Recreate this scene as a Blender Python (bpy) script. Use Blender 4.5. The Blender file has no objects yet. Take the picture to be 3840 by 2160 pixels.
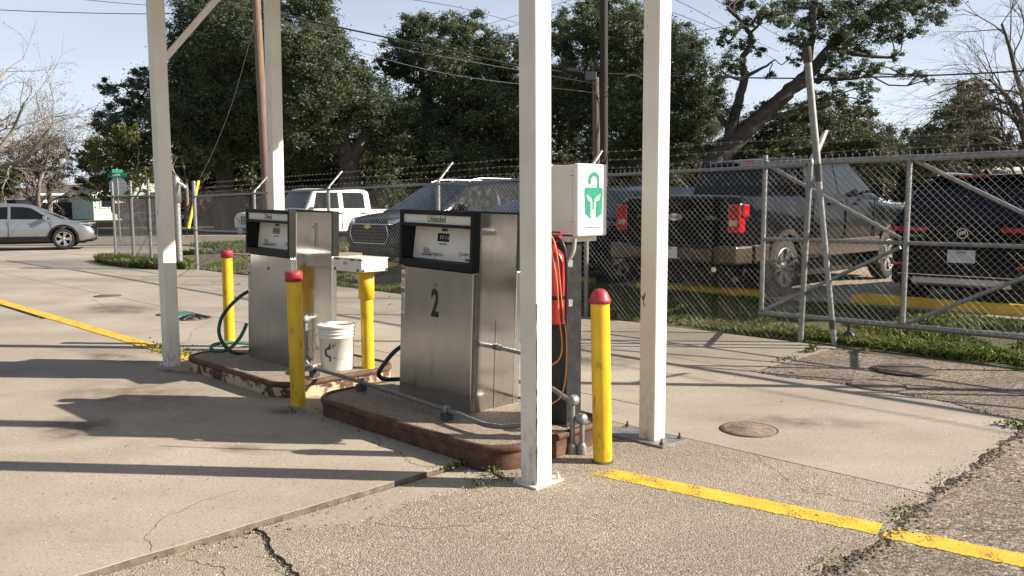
import bpy, bmesh, math, random
import numpy as np
from mathutils import Vector, Matrix, noise as mnoise
SC = bpy.context.scene
COL = SC.collection
R = math.radians
# ------------------------------------------------------------------ camera, sky, sun, exposure
CAM_H = 1.5; FPX = 3100.0; PITCH = math.atan(315/3100.0); ROLL = -0.0039
cam_d = bpy.data.cameras.new('camera'); cam = bpy.data.objects.new('camera', cam_d); COL.objects.link(cam)
cam.location = (0, 0, CAM_H)
cam.rotation_euler = (Matrix.Rotation(math.pi/2-PITCH, 3, 'X') @ Matrix.Rotation(-ROLL*-1, 3, 'Z')).to_euler()
cam_d.sensor_width = 36; cam_d.lens = 36*FPX/3840; cam_d.clip_start = 0.05; cam_d.clip_end = 3000
SC.camera = cam
SUN_EL = 28.6; SUN_AZ = -5.0        # azimuth measured from +X towards +Y
sv = Vector((math.cos(R(SUN_EL))*math.cos(R(SUN_AZ)), math.cos(R(SUN_EL))*math.sin(R(SUN_AZ)), math.sin(R(SUN_EL))))
W = bpy.data.worlds.new('World'); SC.world = W; W.use_nodes = True
nt = W.node_tree; nt.nodes.clear()
wo = nt.nodes.new('ShaderNodeOutputWorld'); bg = nt.nodes.new('ShaderNodeBackground')
sky = nt.nodes.new('ShaderNodeTexSky'); sky.sky_type = 'NISHITA'; sky.sun_disc = False
sky.sun_elevation = R(SUN_EL); sky.sun_rotation = R(90-SUN_AZ); sky.air_density = 1.0; sky.dust_density = 1.2; sky.ozone_density = 1.6
# winter haze: paler towards the horizon all round, with a faint high veil
tc = nt.nodes.new('ShaderNodeTexCoord'); mp = nt.nodes.new('ShaderNodeMapping'); mp.inputs['Scale'].default_value = (1.0, 1.0, 5.0)
nz = nt.nodes.new('ShaderNodeTexNoise'); nz.inputs['Scale'].default_value = 1.7; nz.inputs['Detail'].default_value = 7; nz.inputs['Roughness'].default_value = .55
sx_ = nt.nodes.new('ShaderNodeSeparateXYZ'); rz_ = nt.nodes.new('ShaderNodeMapRange'); rz_.inputs[1].default_value = 1.0; rz_.inputs[2].default_value = 0.0
pw = nt.nodes.new('ShaderNodeMath'); pw.operation = 'POWER'; pw.inputs[1].default_value = 2.6
mu = nt.nodes.new('ShaderNodeMath'); mu.operation = 'MULTIPLY'; mu.inputs[1].default_value = .86
rp = nt.nodes.new('ShaderNodeMapRange'); rp.inputs[1].default_value = .35; rp.inputs[2].default_value = .75; rp.inputs[3].default_value = -.06; rp.inputs[4].default_value = .18
ad = nt.nodes.new('ShaderNodeMath'); ad.operation = 'ADD'; ad.use_clamp = True
mx = nt.nodes.new('ShaderNodeMix'); mx.data_type = 'RGBA'; mx.inputs[7].default_value = (8.0, 8.6, 9.9, 1)
nt.links.new(tc.outputs['Generated'], mp.inputs[0]); nt.links.new(mp.outputs[0], nz.inputs['Vector']); nt.links.new(nz.outputs['Fac'], rp.inputs[0])
nt.links.new(tc.outputs['Generated'], sx_.inputs[0]); nt.links.new(sx_.outputs['Z'], rz_.inputs[0]); nt.links.new(rz_.outputs[0], pw.inputs[0]); nt.links.new(pw.outputs[0], mu.inputs[0])
nt.links.new(mu.outputs[0], ad.inputs[0]); nt.links.new(rp.outputs[0], ad.inputs[1]); nt.links.new(ad.outputs[0], mx.inputs[0])
nt.links.new(sky.outputs[0], mx.inputs[6]); nt.links.new(mx.outputs[2], bg.inputs['Color'])
bg.inputs['Strength'].default_value = 0.057
nt.links.new(bg.outputs[0], wo.inputs['Surface'])
sun_d = bpy.data.lights.new('sun', 'SUN'); sun_d.energy = 5.0; sun_d.angle = R(.5); sun_d.color = (1.0, .90, .76)
sun = bpy.data.objects.new('sun', sun_d); COL.objects.link(sun); sun.rotation_euler = sv.to_track_quat('Z', 'Y').to_euler(); sun.location = (20, -5, 20)
vs = SC.view_settings; vs.view_transform = 'Standard'; vs.look = 'None'; vs.gamma = 1; vs.exposure = 1.06; vs.use_curve_mapping = False

# ------------------------------------------------------------------ helpers
S2 = math.sqrt(.5)
def E(a, b, z=0): return Vector(((a+b)*S2, (b-a)*S2, z))          # site grid: a along the fence, b away from it
_cp, _sp = math.cos(PITCH), math.sin(PITCH); _cr, _sr = math.cos(ROLL), math.sin(ROLL)
_R0 = Vector((1, 0, 0)); _U0 = Vector((0, _sp, _cp)); _F = Vector((0, _cp, -_sp)); _R = _cr*_R0+_sr*_U0; _U = -_sr*_R0+_cr*_U0
def at(x, y, Y):                                                   # a place in the photo (2576 px wide) at distance Y
    x *= 1.4907; y *= 1.4907
    d = (x-1920)/FPX*_R-(y-1080)/FPX*_U+_F
    return d*(Y/d.y)+Vector((0, 0, CAM_H))
def sm(t): t = max(0, min(1, t)); return t*t*(3-2*t)
def zt(X, Y):                                                      # lie of the land
    a = (X-Y)*S2; b = (X+Y)*S2
    return .2*sm((b-8.6)/1.5)*sm((a+25)/4)+.5*sm((Y-40)/22)
def setp(o, label=None, cat=None, group=None, kind=None):
    if label: o['label'] = label
    if cat: o['category'] = cat
    if group: o['group'] = group
    if kind: o['kind'] = kind
    return o
def thing(name, label, cat, loc=(0, 0, 0), rz=0, group=None, rot=None):
    o = bpy.data.objects.new(name, None); COL.objects.link(o); o.empty_display_size = .1
    o.location = loc; o.rotation_euler = rot if rot else (0, 0, rz)
    return setp(o, label, cat, group)
GR = R(-45)
def ms(m): return m if isinstance(m, (list, tuple)) else [m]
class MB:
    def __init__(s): s.v = []; s.f = []; s.m = []; s.s = []
    def add(s, v, f, m=0, smooth=False):
        o = len(s.v); s.v += [tuple(p) for p in v]
        for q in f: s.f.append([i+o for i in q]); s.m.append(m); s.s.append(smooth)
        return s
    def box(s, x0, x1, y0, y1, z0, z1, m=0, bev=0, seg=2):
        if bev:
            bm = bmesh.new(); bmesh.ops.create_cube(bm, size=1)
            for v in bm.verts: v.co = Vector((x0+(v.co.x+.5)*(x1-x0), y0+(v.co.y+.5)*(y1-y0), z0+(v.co.z+.5)*(z1-z0)))
            bmesh.ops.bevel(bm, geom=bm.edges[:], offset=bev, segments=seg, affect='EDGES', profile=.5)
            bm.verts.index_update(); s.add([v.co[:] for v in bm.verts], [[v.index for v in f.verts] for f in bm.faces], m, False); bm.free(); return s
        v = [(x0, y0, z0), (x1, y0, z0), (x1, y1, z0), (x0, y1, z0), (x0, y0, z1), (x1, y0, z1), (x1, y1, z1), (x0, y1, z1)]
        return s.add(v, [(3, 2, 1, 0), (4, 5, 6, 7), (0, 1, 5, 4), (1, 2, 6, 5), (2, 3, 7, 6), (3, 0, 4, 7)], m)
    def obox(s, c, ax, ay, az, m=0):
        c, ax, ay, az = map(Vector, (c, ax, ay, az)); v = [c+ax*i+ay*j+az*k for k in (-1, 1) for i, j in ((-1, -1), (1, -1), (1, 1), (-1, 1))]
        return s.add(v, [(3, 2, 1, 0), (4, 5, 6, 7), (0, 1, 5, 4), (1, 2, 6, 5), (2, 3, 7, 6), (3, 0, 4, 7)], m)
    def tube(s, pts, r, n=8, m=0, cap=True, smooth=True):
        pts = [Vector(p) for p in pts]; rs = r if isinstance(r, (list, tuple)) else [r]*len(pts)
        rings = []; up = None
        for i, p in enumerate(pts):
            t = (pts[min(i+1, len(pts)-1)]-pts[max(i-1, 0)])
            t = t.normalized() if t.length > 1e-9 else Vector((0, 0, 1))
            if up is None: up = t.orthogonal().normalized()
            else:
                up = up-t*up.dot(t); up = up.normalized() if up.length > 1e-6 else t.orthogonal().normalized()
            w = t.cross(up)
            rings.append([p+(up*math.cos(2*math.pi*k/n)+w*math.sin(2*math.pi*k/n))*rs[i] for k in range(n)])
        v = [q for rg in rings for q in rg]; f = []
        for i in range(len(pts)-1):
            for k in range(n): f.append((i*n+k, i*n+(k+1) % n, (i+1)*n+(k+1) % n, (i+1)*n+k))
        s.add(v, f, m, smooth)
        if cap: s.add(rings[0], [tuple(range(n))[::-1]], m); s.add(rings[-1], [tuple(range(n))], m)
        return s
    def cyl(s, p, q, r, n=16, m=0, r2=None): return s.tube([p, q], [r, r if r2 is None else r2], n, m)
    def lathe(s, prof, n=24, m=0, c=(0, 0, 0), axis='Z', smooth=True):
        v = []; f = []; L = len(prof)
        for k in range(n):
            t = 2*math.pi*k/n
            for (r, z) in prof:
                x, y = r*math.cos(t), r*math.sin(t)
                p = (x, y, z) if axis == 'Z' else ((z, x, y) if axis == 'X' else (y, z, x))
                v.append((p[0]+c[0], p[1]+c[1], p[2]+c[2]))
        for k in range(n):
            k2 = (k+1) % n
            for i in range(L-1): f.append((k*L+i, k2*L+i, k2*L+i+1, k*L+i+1))
        return s.add(v, f, m, smooth)
    def prism(s, poly, fn, h0, h1, m=0):                            # polygon (u,v) through fn(u,v,h)
        n = len(poly); v = [fn(u, w, h0) for u, w in poly]+[fn(u, w, h1) for u, w in poly]
        return s.add(v, [tuple(range(n))[::-1], tuple(range(n, 2*n))]+[(i, (i+1) % n, n+(i+1) % n, n+i) for i in range(n)], m)
    def build(s, name, mat, parent=None, norm=True, merge=0, smooth_angle=None, loc=None):
        me = bpy.data.meshes.new(name); me.from_pydata(s.v, [], s.f)
        for k in ms(mat): me.materials.append(k)
        me.polygons.foreach_set('material_index', s.m); me.polygons.foreach_set('use_smooth', s.s)
        if norm or merge:
            bm = bmesh.new(); bm.from_mesh(me)
            if merge: bmesh.ops.remove_doubles(bm, verts=bm.verts, dist=merge)
            if norm: bmesh.ops.recalc_face_normals(bm, faces=bm.faces)
            bm.to_mesh(me); bm.free()
        if smooth_angle: me.shade_smooth(); me.set_sharp_from_angle(angle=R(smooth_angle))
        o = bpy.data.objects.new(name, me); COL.objects.link(o)
        if parent: o.parent = parent
        if loc: o.location = loc
        return o
def np_mesh(name, V, F, mat, parent=None, rnd=None, smooth=False):
    V = np.asarray(V, np.float32); F = np.asarray(F, np.int32); n, k = F.shape
    me = bpy.data.meshes.new(name); me.vertices.add(len(V)); me.vertices.foreach_set('co', V.ravel())
    me.loops.add(n*k); me.loops.foreach_set('vertex_index', F.ravel())
    me.polygons.add(n); me.polygons.foreach_set('loop_start', np.arange(0, n*k, k, dtype=np.int32)); me.polygons.foreach_set('loop_total', np.full(n, k, np.int32))
    if smooth: me.polygons.foreach_set('use_smooth', np.ones(n, bool))
    if rnd is not None:
        at_ = me.attributes.new('rnd', 'FLOAT', 'FACE'); at_.data.foreach_set('value', np.asarray(rnd, np.float32))
    me.update(calc_edges=True); me.validate()
    for m in ms(mat): me.materials.append(m)
    o = bpy.data.objects.new(name, me); COL.objects.link(o)
    if parent: o.parent = parent
    return o
def text(name, body, size, fn, mat, parent, sx=1.0, bold=0.0, align='CENTER', depth=.0012):
    cu = bpy.data.curves.new('t', 'FONT'); cu.body = body; cu.size = size; cu.align_x = align; cu.align_y = 'CENTER'; cu.offset = bold*size; cu.resolution_u = 3
    ob = bpy.data.objects.new('t', cu); COL.objects.link(ob); dg = bpy.context.evaluated_depsgraph_get()
    me = bpy.data.meshes.new_from_object(ob.evaluated_get(dg)); bpy.data.objects.remove(ob); bpy.data.curves.remove(cu)
    for v in me.vertices: v.co = Vector(fn(v.co.x*sx, v.co.y, depth))
    me.name = name; me.materials.clear(); me.materials.append(mat)
    o = bpy.data.objects.new(name, me); COL.objects.link(o); o.parent = parent
    return o
def copy_tree(o, parent=None):
    c = o.copy(); COL.objects.link(c); c.parent = parent
    if parent: c.matrix_parent_inverse = o.matrix_parent_inverse
    for ch in list(o.children): copy_tree(ch, c)
    return c

# ------------------------------------------------------------------ materials
def new_mat(name):
    m = bpy.data.materials.new(name); m.use_nodes = True; t = m.node_tree; b = t.nodes['Principled BSDF']; return m, t, b
def N(t, ty, **kw):
    n = t.nodes.new(ty)
    for k, v in kw.items():
        if k in n.inputs.keys(): n.inputs[k].default_value = v
        else: setattr(n, k, v)
    return n
def ramp(t, stops):
    r = t.nodes.new('ShaderNodeValToRGB'); el = r.color_ramp.elements
    while len(el) < len(stops): el.new(.5)
    for e, (p, c) in zip(el, stops): e.position = p; e.color = (c[0], c[1], c[2], 1) if not isinstance(c, (int, float)) else (c, c, c, 1)
    return r
def mixc(t, fac, a, b, mode='MIX'):
    m = t.nodes.new('ShaderNodeMix'); m.data_type = 'RGBA'; m.blend_type = mode
    for sock, v in ((m.inputs[0], fac), (m.inputs[6], a), (m.inputs[7], b)):
        if isinstance(v, (int, float)): sock.default_value = v
        elif isinstance(v, tuple): sock.default_value = (v[0], v[1], v[2], 1)
        else: t.links.new(v, sock)
    return m.outputs[2]
def coords(t, scale=(1, 1, 1), kind='Object'):
    c = t.nodes.new('ShaderNodeTexCoord'); m = t.nodes.new('ShaderNodeMapping'); m.inputs['Scale'].default_value = scale
    t.links.new(c.outputs[kind], m.inputs[0]); return m.outputs[0]
def geo(t, scale=(1, 1, 1), rot=0):
    c = t.nodes.new('ShaderNodeNewGeometry'); m = t.nodes.new('ShaderNodeMapping'); m.inputs['Scale'].default_value = scale; m.inputs['Rotation'].default_value = (0, 0, rot)
    t.links.new(c.outputs['Position'], m.inputs[0]); return m.outputs[0]
def noise(t, vec, scale, detail=4, rough=.5):
    n = N(t, 'ShaderNodeTexNoise', Scale=scale, Detail=detail, Roughness=rough); t.links.new(vec, n.inputs['Vector']); return n.outputs['Fac']
def vor(t, vec, scale, out='Color', feature='F1', rnd=1):
    n = N(t, 'ShaderNodeTexVoronoi', Scale=scale, feature=feature, Randomness=rnd); t.links.new(vec, n.inputs['Vector']); return n.outputs[out]
def bump(t, b, h, strength=.3, dist=.01):
    n = N(t, 'ShaderNodeBump', Strength=strength, Distance=dist); t.links.new(h, n.inputs['Height']); t.links.new(n.outputs[0], b.inputs['Normal']); return n
def pmat(name, col, rough=.6, metal=0, var=.15, scale=8, bmp=0, col2=None, spec=None, coat=0, bscale=None):
    m, t, b = new_mat(name); v = coords(t); f = noise(t, v, scale, 6, .6)
    c2 = col2 or tuple(min(1, x*(1+var*1.2)) for x in col); c1 = tuple(x*(1-var) for x in col)
    r = ramp(t, [(.3, c1), (.7, c2)]); t.links.new(f, r.inputs[0]); t.links.new(r.outputs[0], b.inputs['Base Color'])
    rr = ramp(t, [(.3, max(0, rough-.07)), (.7, min(1, rough+.07))]); t.links.new(f, rr.inputs[0]); t.links.new(rr.outputs[0], b.inputs['Roughness'])
    b.inputs['Metallic'].default_value = metal
    if spec is not None: b.inputs['Specular IOR Level'].default_value = spec
    if coat: b.inputs['Coat Weight'].default_value = coat; b.inputs['Coat Roughness'].default_value = .04
    if bmp: bump(t, b, noise(t, v, bscale or scale*6, 4), bmp, .004)
    return m
M = {}
M['black'] = pmat('black plastic', (.009, .009, .0095), .5, 0, .2, 20, .08, spec=.25)
M['blackpaint'] = pmat('black powder coat', (.018, .019, .021), .35, 0, .25, 14, .05)
M['rubber'] = pmat('tyre rubber', (.016, .016, .016), .85, 0, .3, 18, .2)
M['ink'] = pmat('black ink', (.015, .015, .015), .6, 0, 0)
M['decal'] = pmat('label white', (.72, .69, .6), .45, 0, .06, 6)
M['dial'] = pmat('aged dial plate', (.80, .75, .63), .4, 0, .08, 5)
M['red'] = pmat('red enamel', (.42, .02, .025), .35, 0, .2, 10, .06, coat=.2)
M['redcap'] = pmat('red painted cap', (.36, .03, .045), .5, 0, .25, 14, .15)
M['green'] = pmat('green print', (.0, .215, .125), .5, 0, .03)
M['grey'] = pmat('grey plastic', (.33, .33, .32), .5, 0, .1)
M['darkgrey'] = pmat('dark grey metal', (.07, .075, .08), .5, .3, .2, 12)
M['boxwhite'] = pmat('off white polycarbonate', (.72, .69, .61), .4, 0, .04, 5)
M['bucket'] = pmat('white bucket plastic', (.78, .76, .70), .38, 0, .06, 7)
M['galv'] = pmat('galvanised steel', (.30, .305, .31), .5, .7, .22, 22, .05)
M['conduit'] = pmat('dull conduit', (.17, .17, .165), .55, .4, .25, 16, .06)
M['galvdull'] = pmat('weathered galvanised', (.25, .253, .25), .55, .5, .25, 16, .06)
M['wire'] = pmat('fence wire', (.22, .22, .213), .5, .4, .25, 3)
M['cable'] = pmat('wire cable', (.03, .03, .032), .6, 0, .2)
M['steelcable'] = pmat('aluminium cable', (.3, .3, .3), .45, .6, .1)
M['castiron'] = pmat('cast iron', (.115, .088, .07), .8, .1, .4, 9, .3)
M['lid'] = pmat('rusty tan iron lid', (.20, .155, .12), .8, 0, .3, 14, .35)
M['greencover'] = pmat('green painted cover', (.02, .16, .12), .6, 0, .3, 9, .2)
M['hosegreen'] = pmat('green hose', (.008, .05, .04), .45, 0, .3, 12)
M['hoseblack'] = pmat('black hose', (.014, .014, .013), .45, 0, .2, 12)
M['orange'] = pmat('orange cord', (.55, .20, .07), .5, 0, .15, 30)
M['lcd'] = pmat('lcd glass', (.22, .23, .16), .2, 0, .1)
M['digit'] = pmat('counter digits', (.7, .7, .65), .5)
M['chrome'] = pmat('chrome', (.75, .75, .76), .12, 1, .03)
M['alloy'] = pmat('alloy wheel', (.55, .55, .56), .28, .9, .05)
M['alloydark'] = pmat('dark alloy', (.16, .16, .17), .3, .8, .08)
M['carglass'] = pmat('car glass', (.008, .010, .012), .06, 0, .1, spec=.25)
M['carglasslight'] = pmat('windscreen glass', (.012, .02, .024), .06, 0, .1, spec=.25)
M['lensred'] = pmat('red lamp lens', (.42, .008, .012), .12, 0, .25, 9, coat=.6)
M['lensredlit'] = pmat('bright red reflector', (.62, .05, .03), .2, 0, .1)
M['lensclear'] = pmat('clear lamp lens', (.55, .56, .57), .1, .5, .2, 9, coat=.8)
M['amber'] = pmat('amber lens', (.75, .17, .03), .2, 0, .1)
M['gold'] = pmat('gold emblem', (.6, .42, .14), .25, .9, .05)
M['plate'] = pmat('licence plate', (.62, .62, .6), .45, 0, .08, 12)
M['plateink'] = pmat('plate ink', (.05, .06, .09), .6)
M['tan'] = pmat('tan car paint', (.075, .054, .038), .3, .4, .06, 4, coat=.6)
M['yellowtag'] = pmat('yellow guy guard', (.75, .6, .02), .5, 0, .05)
M['streetgreen'] = pmat('sign green', (.0, .15, .085), .5)
M['signback'] = pmat('sign back aluminium', (.42, .44, .48), .45, .5, .1)
M['housewhite'] = pmat('white siding', (.66, .66, .60), .7, 0, .08, 1.5)
M['housegreen'] = pmat('pale green siding', (.58, .68, .56), .7, 0, .08, 1.5)
M['housetan'] = pmat('tan brick', (.50, .43, .33), .8, 0, .15, 2)
M['housebrown'] = pmat('brown cladding', (.12, .07, .05), .8, 0, .2, 2)
M['roof'] = pmat('roof shingle', (.10, .075, .065), .85, 0, .25, 4, .3)
M['roofred'] = pmat('red brown roof', (.20, .09, .065), .85, 0, .25, 4, .3)
M['darkwood'] = pmat('weathered dark wood', (.035, .03, .027), .85, 0, .35, 3, .3)
M['winglass'] = pmat('house window', (.02, .025, .03), .1, 0, .1)
M['trim'] = pmat('white trim', (.7, .7, .68), .6)
M['soil'] = pmat('soil', (.085, .064, .046), .95, 0, .4, 6, .5)
M['hose'] = M['hoseblack']
def car_paint(name, c, metal=.5, rough=.22):
    m = pmat(name, c, rough, metal, .05, 3, coat=.05, spec=.14); return m
M['p_dark'] = car_paint('dark metallic paint', (.006, .0065, .008), 0, .11); M['p_navy'] = car_paint('navy metallic paint', (.008, .012, .024), .15, .15)
M['p_grey'] = car_paint('graphite metallic paint', (.022, .026, .036), .3, .18); M['p_silver'] = car_paint('silver metallic paint', (.30, .31, .325), .7, .3)
M['p_white'] = car_paint('white car paint', (.75, .75, .74), 0, .35); M['p_red'] = car_paint('red car paint', (.33, .02, .025), .1)
def m_yellow():
    m, t, b = new_mat('yellow bollard paint'); v = coords(t)
    r = ramp(t, [(.3, (.56, .34, .012)), (.65, (.76, .49, .016))]); t.links.new(noise(t, v, 5, 5), r.inputs[0])
    d = ramp(t, [(.575, 0), (.66, .9)]); t.links.new(noise(t, coords(t, (1, 1, .25)), 22, 7, .68), d.inputs[0])
    t.links.new(mixc(t, d.outputs[0], r.outputs[0], (.28, .16, .03)), b.inputs['Base Color']); b.inputs['Roughness'].default_value = .42
    bump(t, b, noise(t, v, 55, 4), .35, .003); return m
M['yellow'] = m_yellow()
def m_post():
    m, t, b = new_mat('cream white painted steel'); v = coords(t)
    r = ramp(t, [(.3, (.70, .66, .56)), (.7, (.80, .77, .68))]); t.links.new(noise(t, v, 3, 6), r.inputs[0])
    d = ramp(t, [(.672, 0), (.70, 1)]); t.links.new(noise(t, coords(t, (1, 1, .3)), 15, 8, .64), d.inputs[0])
    # runs and scuffs low down
    g = N(t, 'ShaderNodeSeparateXYZ'); t.links.new(v, g.inputs[0])
    lo = ramp(t, [(0, 1), (.45, 0)]); t.links.new(g.outputs['Z'], lo.inputs[0])
    n2 = ramp(t, [(.45, 0), (.75, .8)]); t.links.new(noise(t, coords(t, (1, 1, .5)), 30, 5), n2.inputs[0])
    mm = N(t, 'ShaderNodeMath', operation='MULTIPLY'); t.links.new(lo.outputs[0], mm.inputs[0]); t.links.new(n2.outputs[0], mm.inputs[1])
    c = mixc(t, d.outputs[0], r.outputs[0], (.13, .06, .035)); c = mixc(t, mm.outputs[0], c, (.25, .15, .09))
    t.links.new(c, b.inputs['Base Color']); b.inputs['Roughness'].default_value = .5; bump(t, b, noise(t, v, 70, 3), .15, .002); return m
M['post'] = m_post()
def m_steel(name, lo=.2, hi=.34, tint=1.0, stain=.25):
    m, t, b = new_mat(name); b.inputs['Metallic'].default_value = 1
    st = noise(t, coords(t, (260, 260, 2.5)), 1, 3)
    r = ramp(t, [(.3, lo), (.7, hi)]); t.links.new(noise(t, coords(t), 7, 6, .6), r.inputs[0]); t.links.new(r.outputs[0], b.inputs['Roughness'])
    c = ramp(t, [(.35, (.54*tint, .535*tint, .525*tint)), (.7, (.58*tint, .575*tint, .565*tint))]); t.links.new(st, c.inputs[0])
    d = ramp(t, [(.55, 0), (.8, stain)]); t.links.new(noise(t, coords(t, (1, 1, .22)), 9, 5), d.inputs[0])
    t.links.new(mixc(t, d.outputs[0], c.outputs[0], (.30, .27, .23)), b.inputs['Base Color']); bump(t, b, st, .015, .001); return m
M['steel'] = m_steel('brushed stainless', .20, .27, stain=.4); M['steelside'] = m_steel('polished stainless', .09, .17, tint=.82, stain=.5)  # side steel tinted darker to stand in for dark reflections
def m_curb(name, rust):
    m, t, b = new_mat(name); v = geo(t)
    r = ramp(t, [(.28, (.035, .018, .012)), (.5, (.082, .037, .021)), (.72, (.17, .085, .05))]); t.links.new(noise(t, v, 9, 8, .65), r.inputs[0])
    y = ramp(t, [(rust, 0), (rust+.05, 1)]); t.links.new(noise(t, v, 7, 9, .72), y.inputs[0])
    t.links.new(mixc(t, y.outputs[0], r.outputs[0], (.46, .37, .24)), b.inputs['Base Color']); b.inputs['Roughness'].default_value = .72
    bump(t, b, noise(t, v, 60, 5), .5, .004); return m
M['curbrust'] = m_curb('rusted steel kerb', .68); M['curbpale'] = m_curb('flaking cream kerb', .465)
def m_concrete(name, c1, c2, agg=.0, pebble=130, stainamt=.35, dark=(.16, .13, .10)):
    m, t, b = new_mat(name); v = geo(t)
    big = noise(t, v, .8, 6, .6); fine = noise(t, v, 60, 4, .7)
    r = ramp(t, [(.3, c1), (.7, c2)]); t.links.new(big, r.inputs[0])
    r2 = ramp(t, [(.3, .82), (.72, 1.1)]); t.links.new(fine, r2.inputs[0])
    c = mixc(t, 1.0, r.outputs[0], r2.outputs[0], 'MULTIPLY')
    vc = vor(t, v, pebble); sx = N(t, 'ShaderNodeSeparateColor'); t.links.new(vc, sx.inputs[0])
    pr = ramp(t, [(0, (.10, .07, .05)), (.28, (.21, .14, .09)), (.5, (.33, .275, .205)), (.75, (.43, .385, .315)), (.93, (.51, .47, .41)), (1, (.70, .68, .63))]); t.links.new(sx.outputs[0], pr.inputs[0])
    if agg > 0:
        am = ramp(t, [(.30, agg*.45), (.62, agg)]); t.links.new(noise(t, v, 1.7, 5), am.inputs[0]); c = mixc(t, am.outputs[0], c, pr.outputs[0])
        ds = vor(t, v, pebble, 'Distance'); gp_ = ramp(t, [(.0, .62), (.25, 1.05), (.6, .55)]); t.links.new(ds, gp_.inputs[0])
        c = mixc(t, agg*.55, c, mixc(t, 1.0, c, gp_.outputs[0], 'MULTIPLY'))
    else:
        sp = ramp(t, [(.90, 0), (.97, .7)]); t.links.new(sx.outputs[1], sp.inputs[0]); c = mixc(t, sp.outputs[0], c, pr.outputs[0])
    stn = ramp(t, [(.56, 0), (.78, stainamt)]); t.links.new(noise(t, geo(t, (.55, 1.6, 1), R(45)), 1.3, 7, .62), stn.inputs[0])
    c = mixc(t, stn.outputs[0], c, dark)
    st2 = ramp(t, [(.66, 0), (.72, stainamt*.7)]); t.links.new(noise(t, v, 3.1, 6, .55), st2.inputs[0]); c = mixc(t, st2.outputs[0], c, dark)
    pat = ramp(t, [(.34, .80), (.5, 1.0), (.66, 1.09)]); t.links.new(noise(t, geo(t, (.35, 1.0, 1), R(45)), .55, 5, .6), pat.inputs[0]); c = mixc(t, .9, c, mixc(t, 1.0, c, pat.outputs[0], 'MULTIPLY'))
    t.links.new(c, b.inputs['Base Color']); b.inputs['Roughness'].default_value = .88; b.inputs['Specular IOR Level'].default_value = .25
    h = fine
    if agg > 0:
        hm = N(t, 'ShaderNodeMath', operation='SUBTRACT'); hm.inputs[0].default_value = 1; t.links.new(vor(t, v, pebble, 'Distance'), hm.inputs[1]); h = hm.outputs[0]
    bump(t, b, h, .55 if agg > 0 else .4, .008 if agg > 0 else .005); return m
M['conc'] = m_concrete('worn concrete', (.30, .262, .214), (.41, .364, .304), stainamt=.42)
M['concpale'] = m_concrete('smooth newer concrete', (.32, .282, .23), (.415, .372, .31), stainamt=.36)
M['agg'] = m_concrete('exposed aggregate concrete', (.315, .275, .22), (.40, .352, .292), agg=.55, pebble=112, stainamt=.32)
M['agg2'] = m_concrete('lightly exposed aggregate', (.325, .28, .215), (.40, .35, .28), agg=.4, pebble=120)
M['islandtop'] = m_concrete('island concrete', (.26, .215, .17), (.34, .295, .24), agg=.5, pebble=110, stainamt=.5)
M['asphalt'] = m_concrete('weathered asphalt', (.10, .085, .07), (.17, .145, .12), agg=.8, pebble=75, stainamt=.5, dark=(.05, .042, .036))
M['road'] = m_concrete('street asphalt', (.16, .135, .11), (.22, .19, .155), agg=.3, pebble=40)
M['gravel'] = m_concrete('gravel lot', (.33, .275, .20), (.43, .365, .275), agg=.6, pebble=35, stainamt=.4)
def m_ground():
    m, t, b = new_mat('ground grass and soil'); v = geo(t)
    g = ramp(t, [(.3, (.055, .06, .022)), (.5, (.085, .085, .035)), (.7, (.13, .105, .06))]); t.links.new(noise(t, v, 1.2, 8, .65), g.inputs[0])
    s = ramp(t, [(.42, 0), (.56, 1)]); t.links.new(noise(t, v, .9, 7, .65), s.inputs[0])
    t.links.new(mixc(t, s.outputs[0], g.outputs[0], (.11, .085, .05)), b.inputs['Base Color']); b.inputs['Roughness'].default_value = .95
    bump(t, b, noise(t, v, 30, 5), .6, .03); return m
M['ground'] = m_ground()
def m_line():
    m, t, b = new_mat('worn yellow line paint'); v = geo(t)
    r = ramp(t, [(.3, (.56, .36, .03)), (.7, (.72, .48, .05))]); t.links.new(noise(t, v, 8, 5), r.inputs[0]); t.links.new(r.outputs[0], b.inputs['Base Color'])
    b.inputs['Roughness'].default_value = .75; bump(t, b, noise(t, v, 120, 4), .6, .006)
    tr = N(t, 'ShaderNodeBsdfTransparent'); mxs = N(t, 'ShaderNodeMixShader'); at_ = N(t, 'ShaderNodeAttribute', attribute_name='wear')
    # the paint is worn through where the noise exceeds the wear level
    n = noise(t, v, 85, 3, .7); n2 = noise(t, v, 6, 5, .6); ad = N(t, 'ShaderNodeMath', operation='ADD'); t.links.new(n, ad.inputs[0]); t.links.new(n2, ad.inputs[1])
    ad2 = N(t, 'ShaderNodeMath', operation='ADD'); t.links.new(ad.outputs[0], ad2.inputs[0]); t.links.new(at_.outputs['Fac'], ad2.inputs[1])
    cut = ramp(t, [(.0, 0), (1, 1)]); th = N(t, 'ShaderNodeMapRange'); th.inputs['From Min'].default_value = 1.20; th.inputs['From Max'].default_value = 1.32; t.links.new(ad2.outputs[0], th.inputs['Value'])
    t.links.new(th.outputs[0], mxs.inputs[0]); t.links.new(b.outputs[0], mxs.inputs[1]); t.links.new(tr.outputs[0], mxs.inputs[2])
    out = [n_ for n_ in t.nodes if n_.type == 'OUTPUT_MATERIAL'][0]; t.links.new(mxs.outputs[0], out.inputs[0]); return m
M['line'] = m_line()
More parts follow.
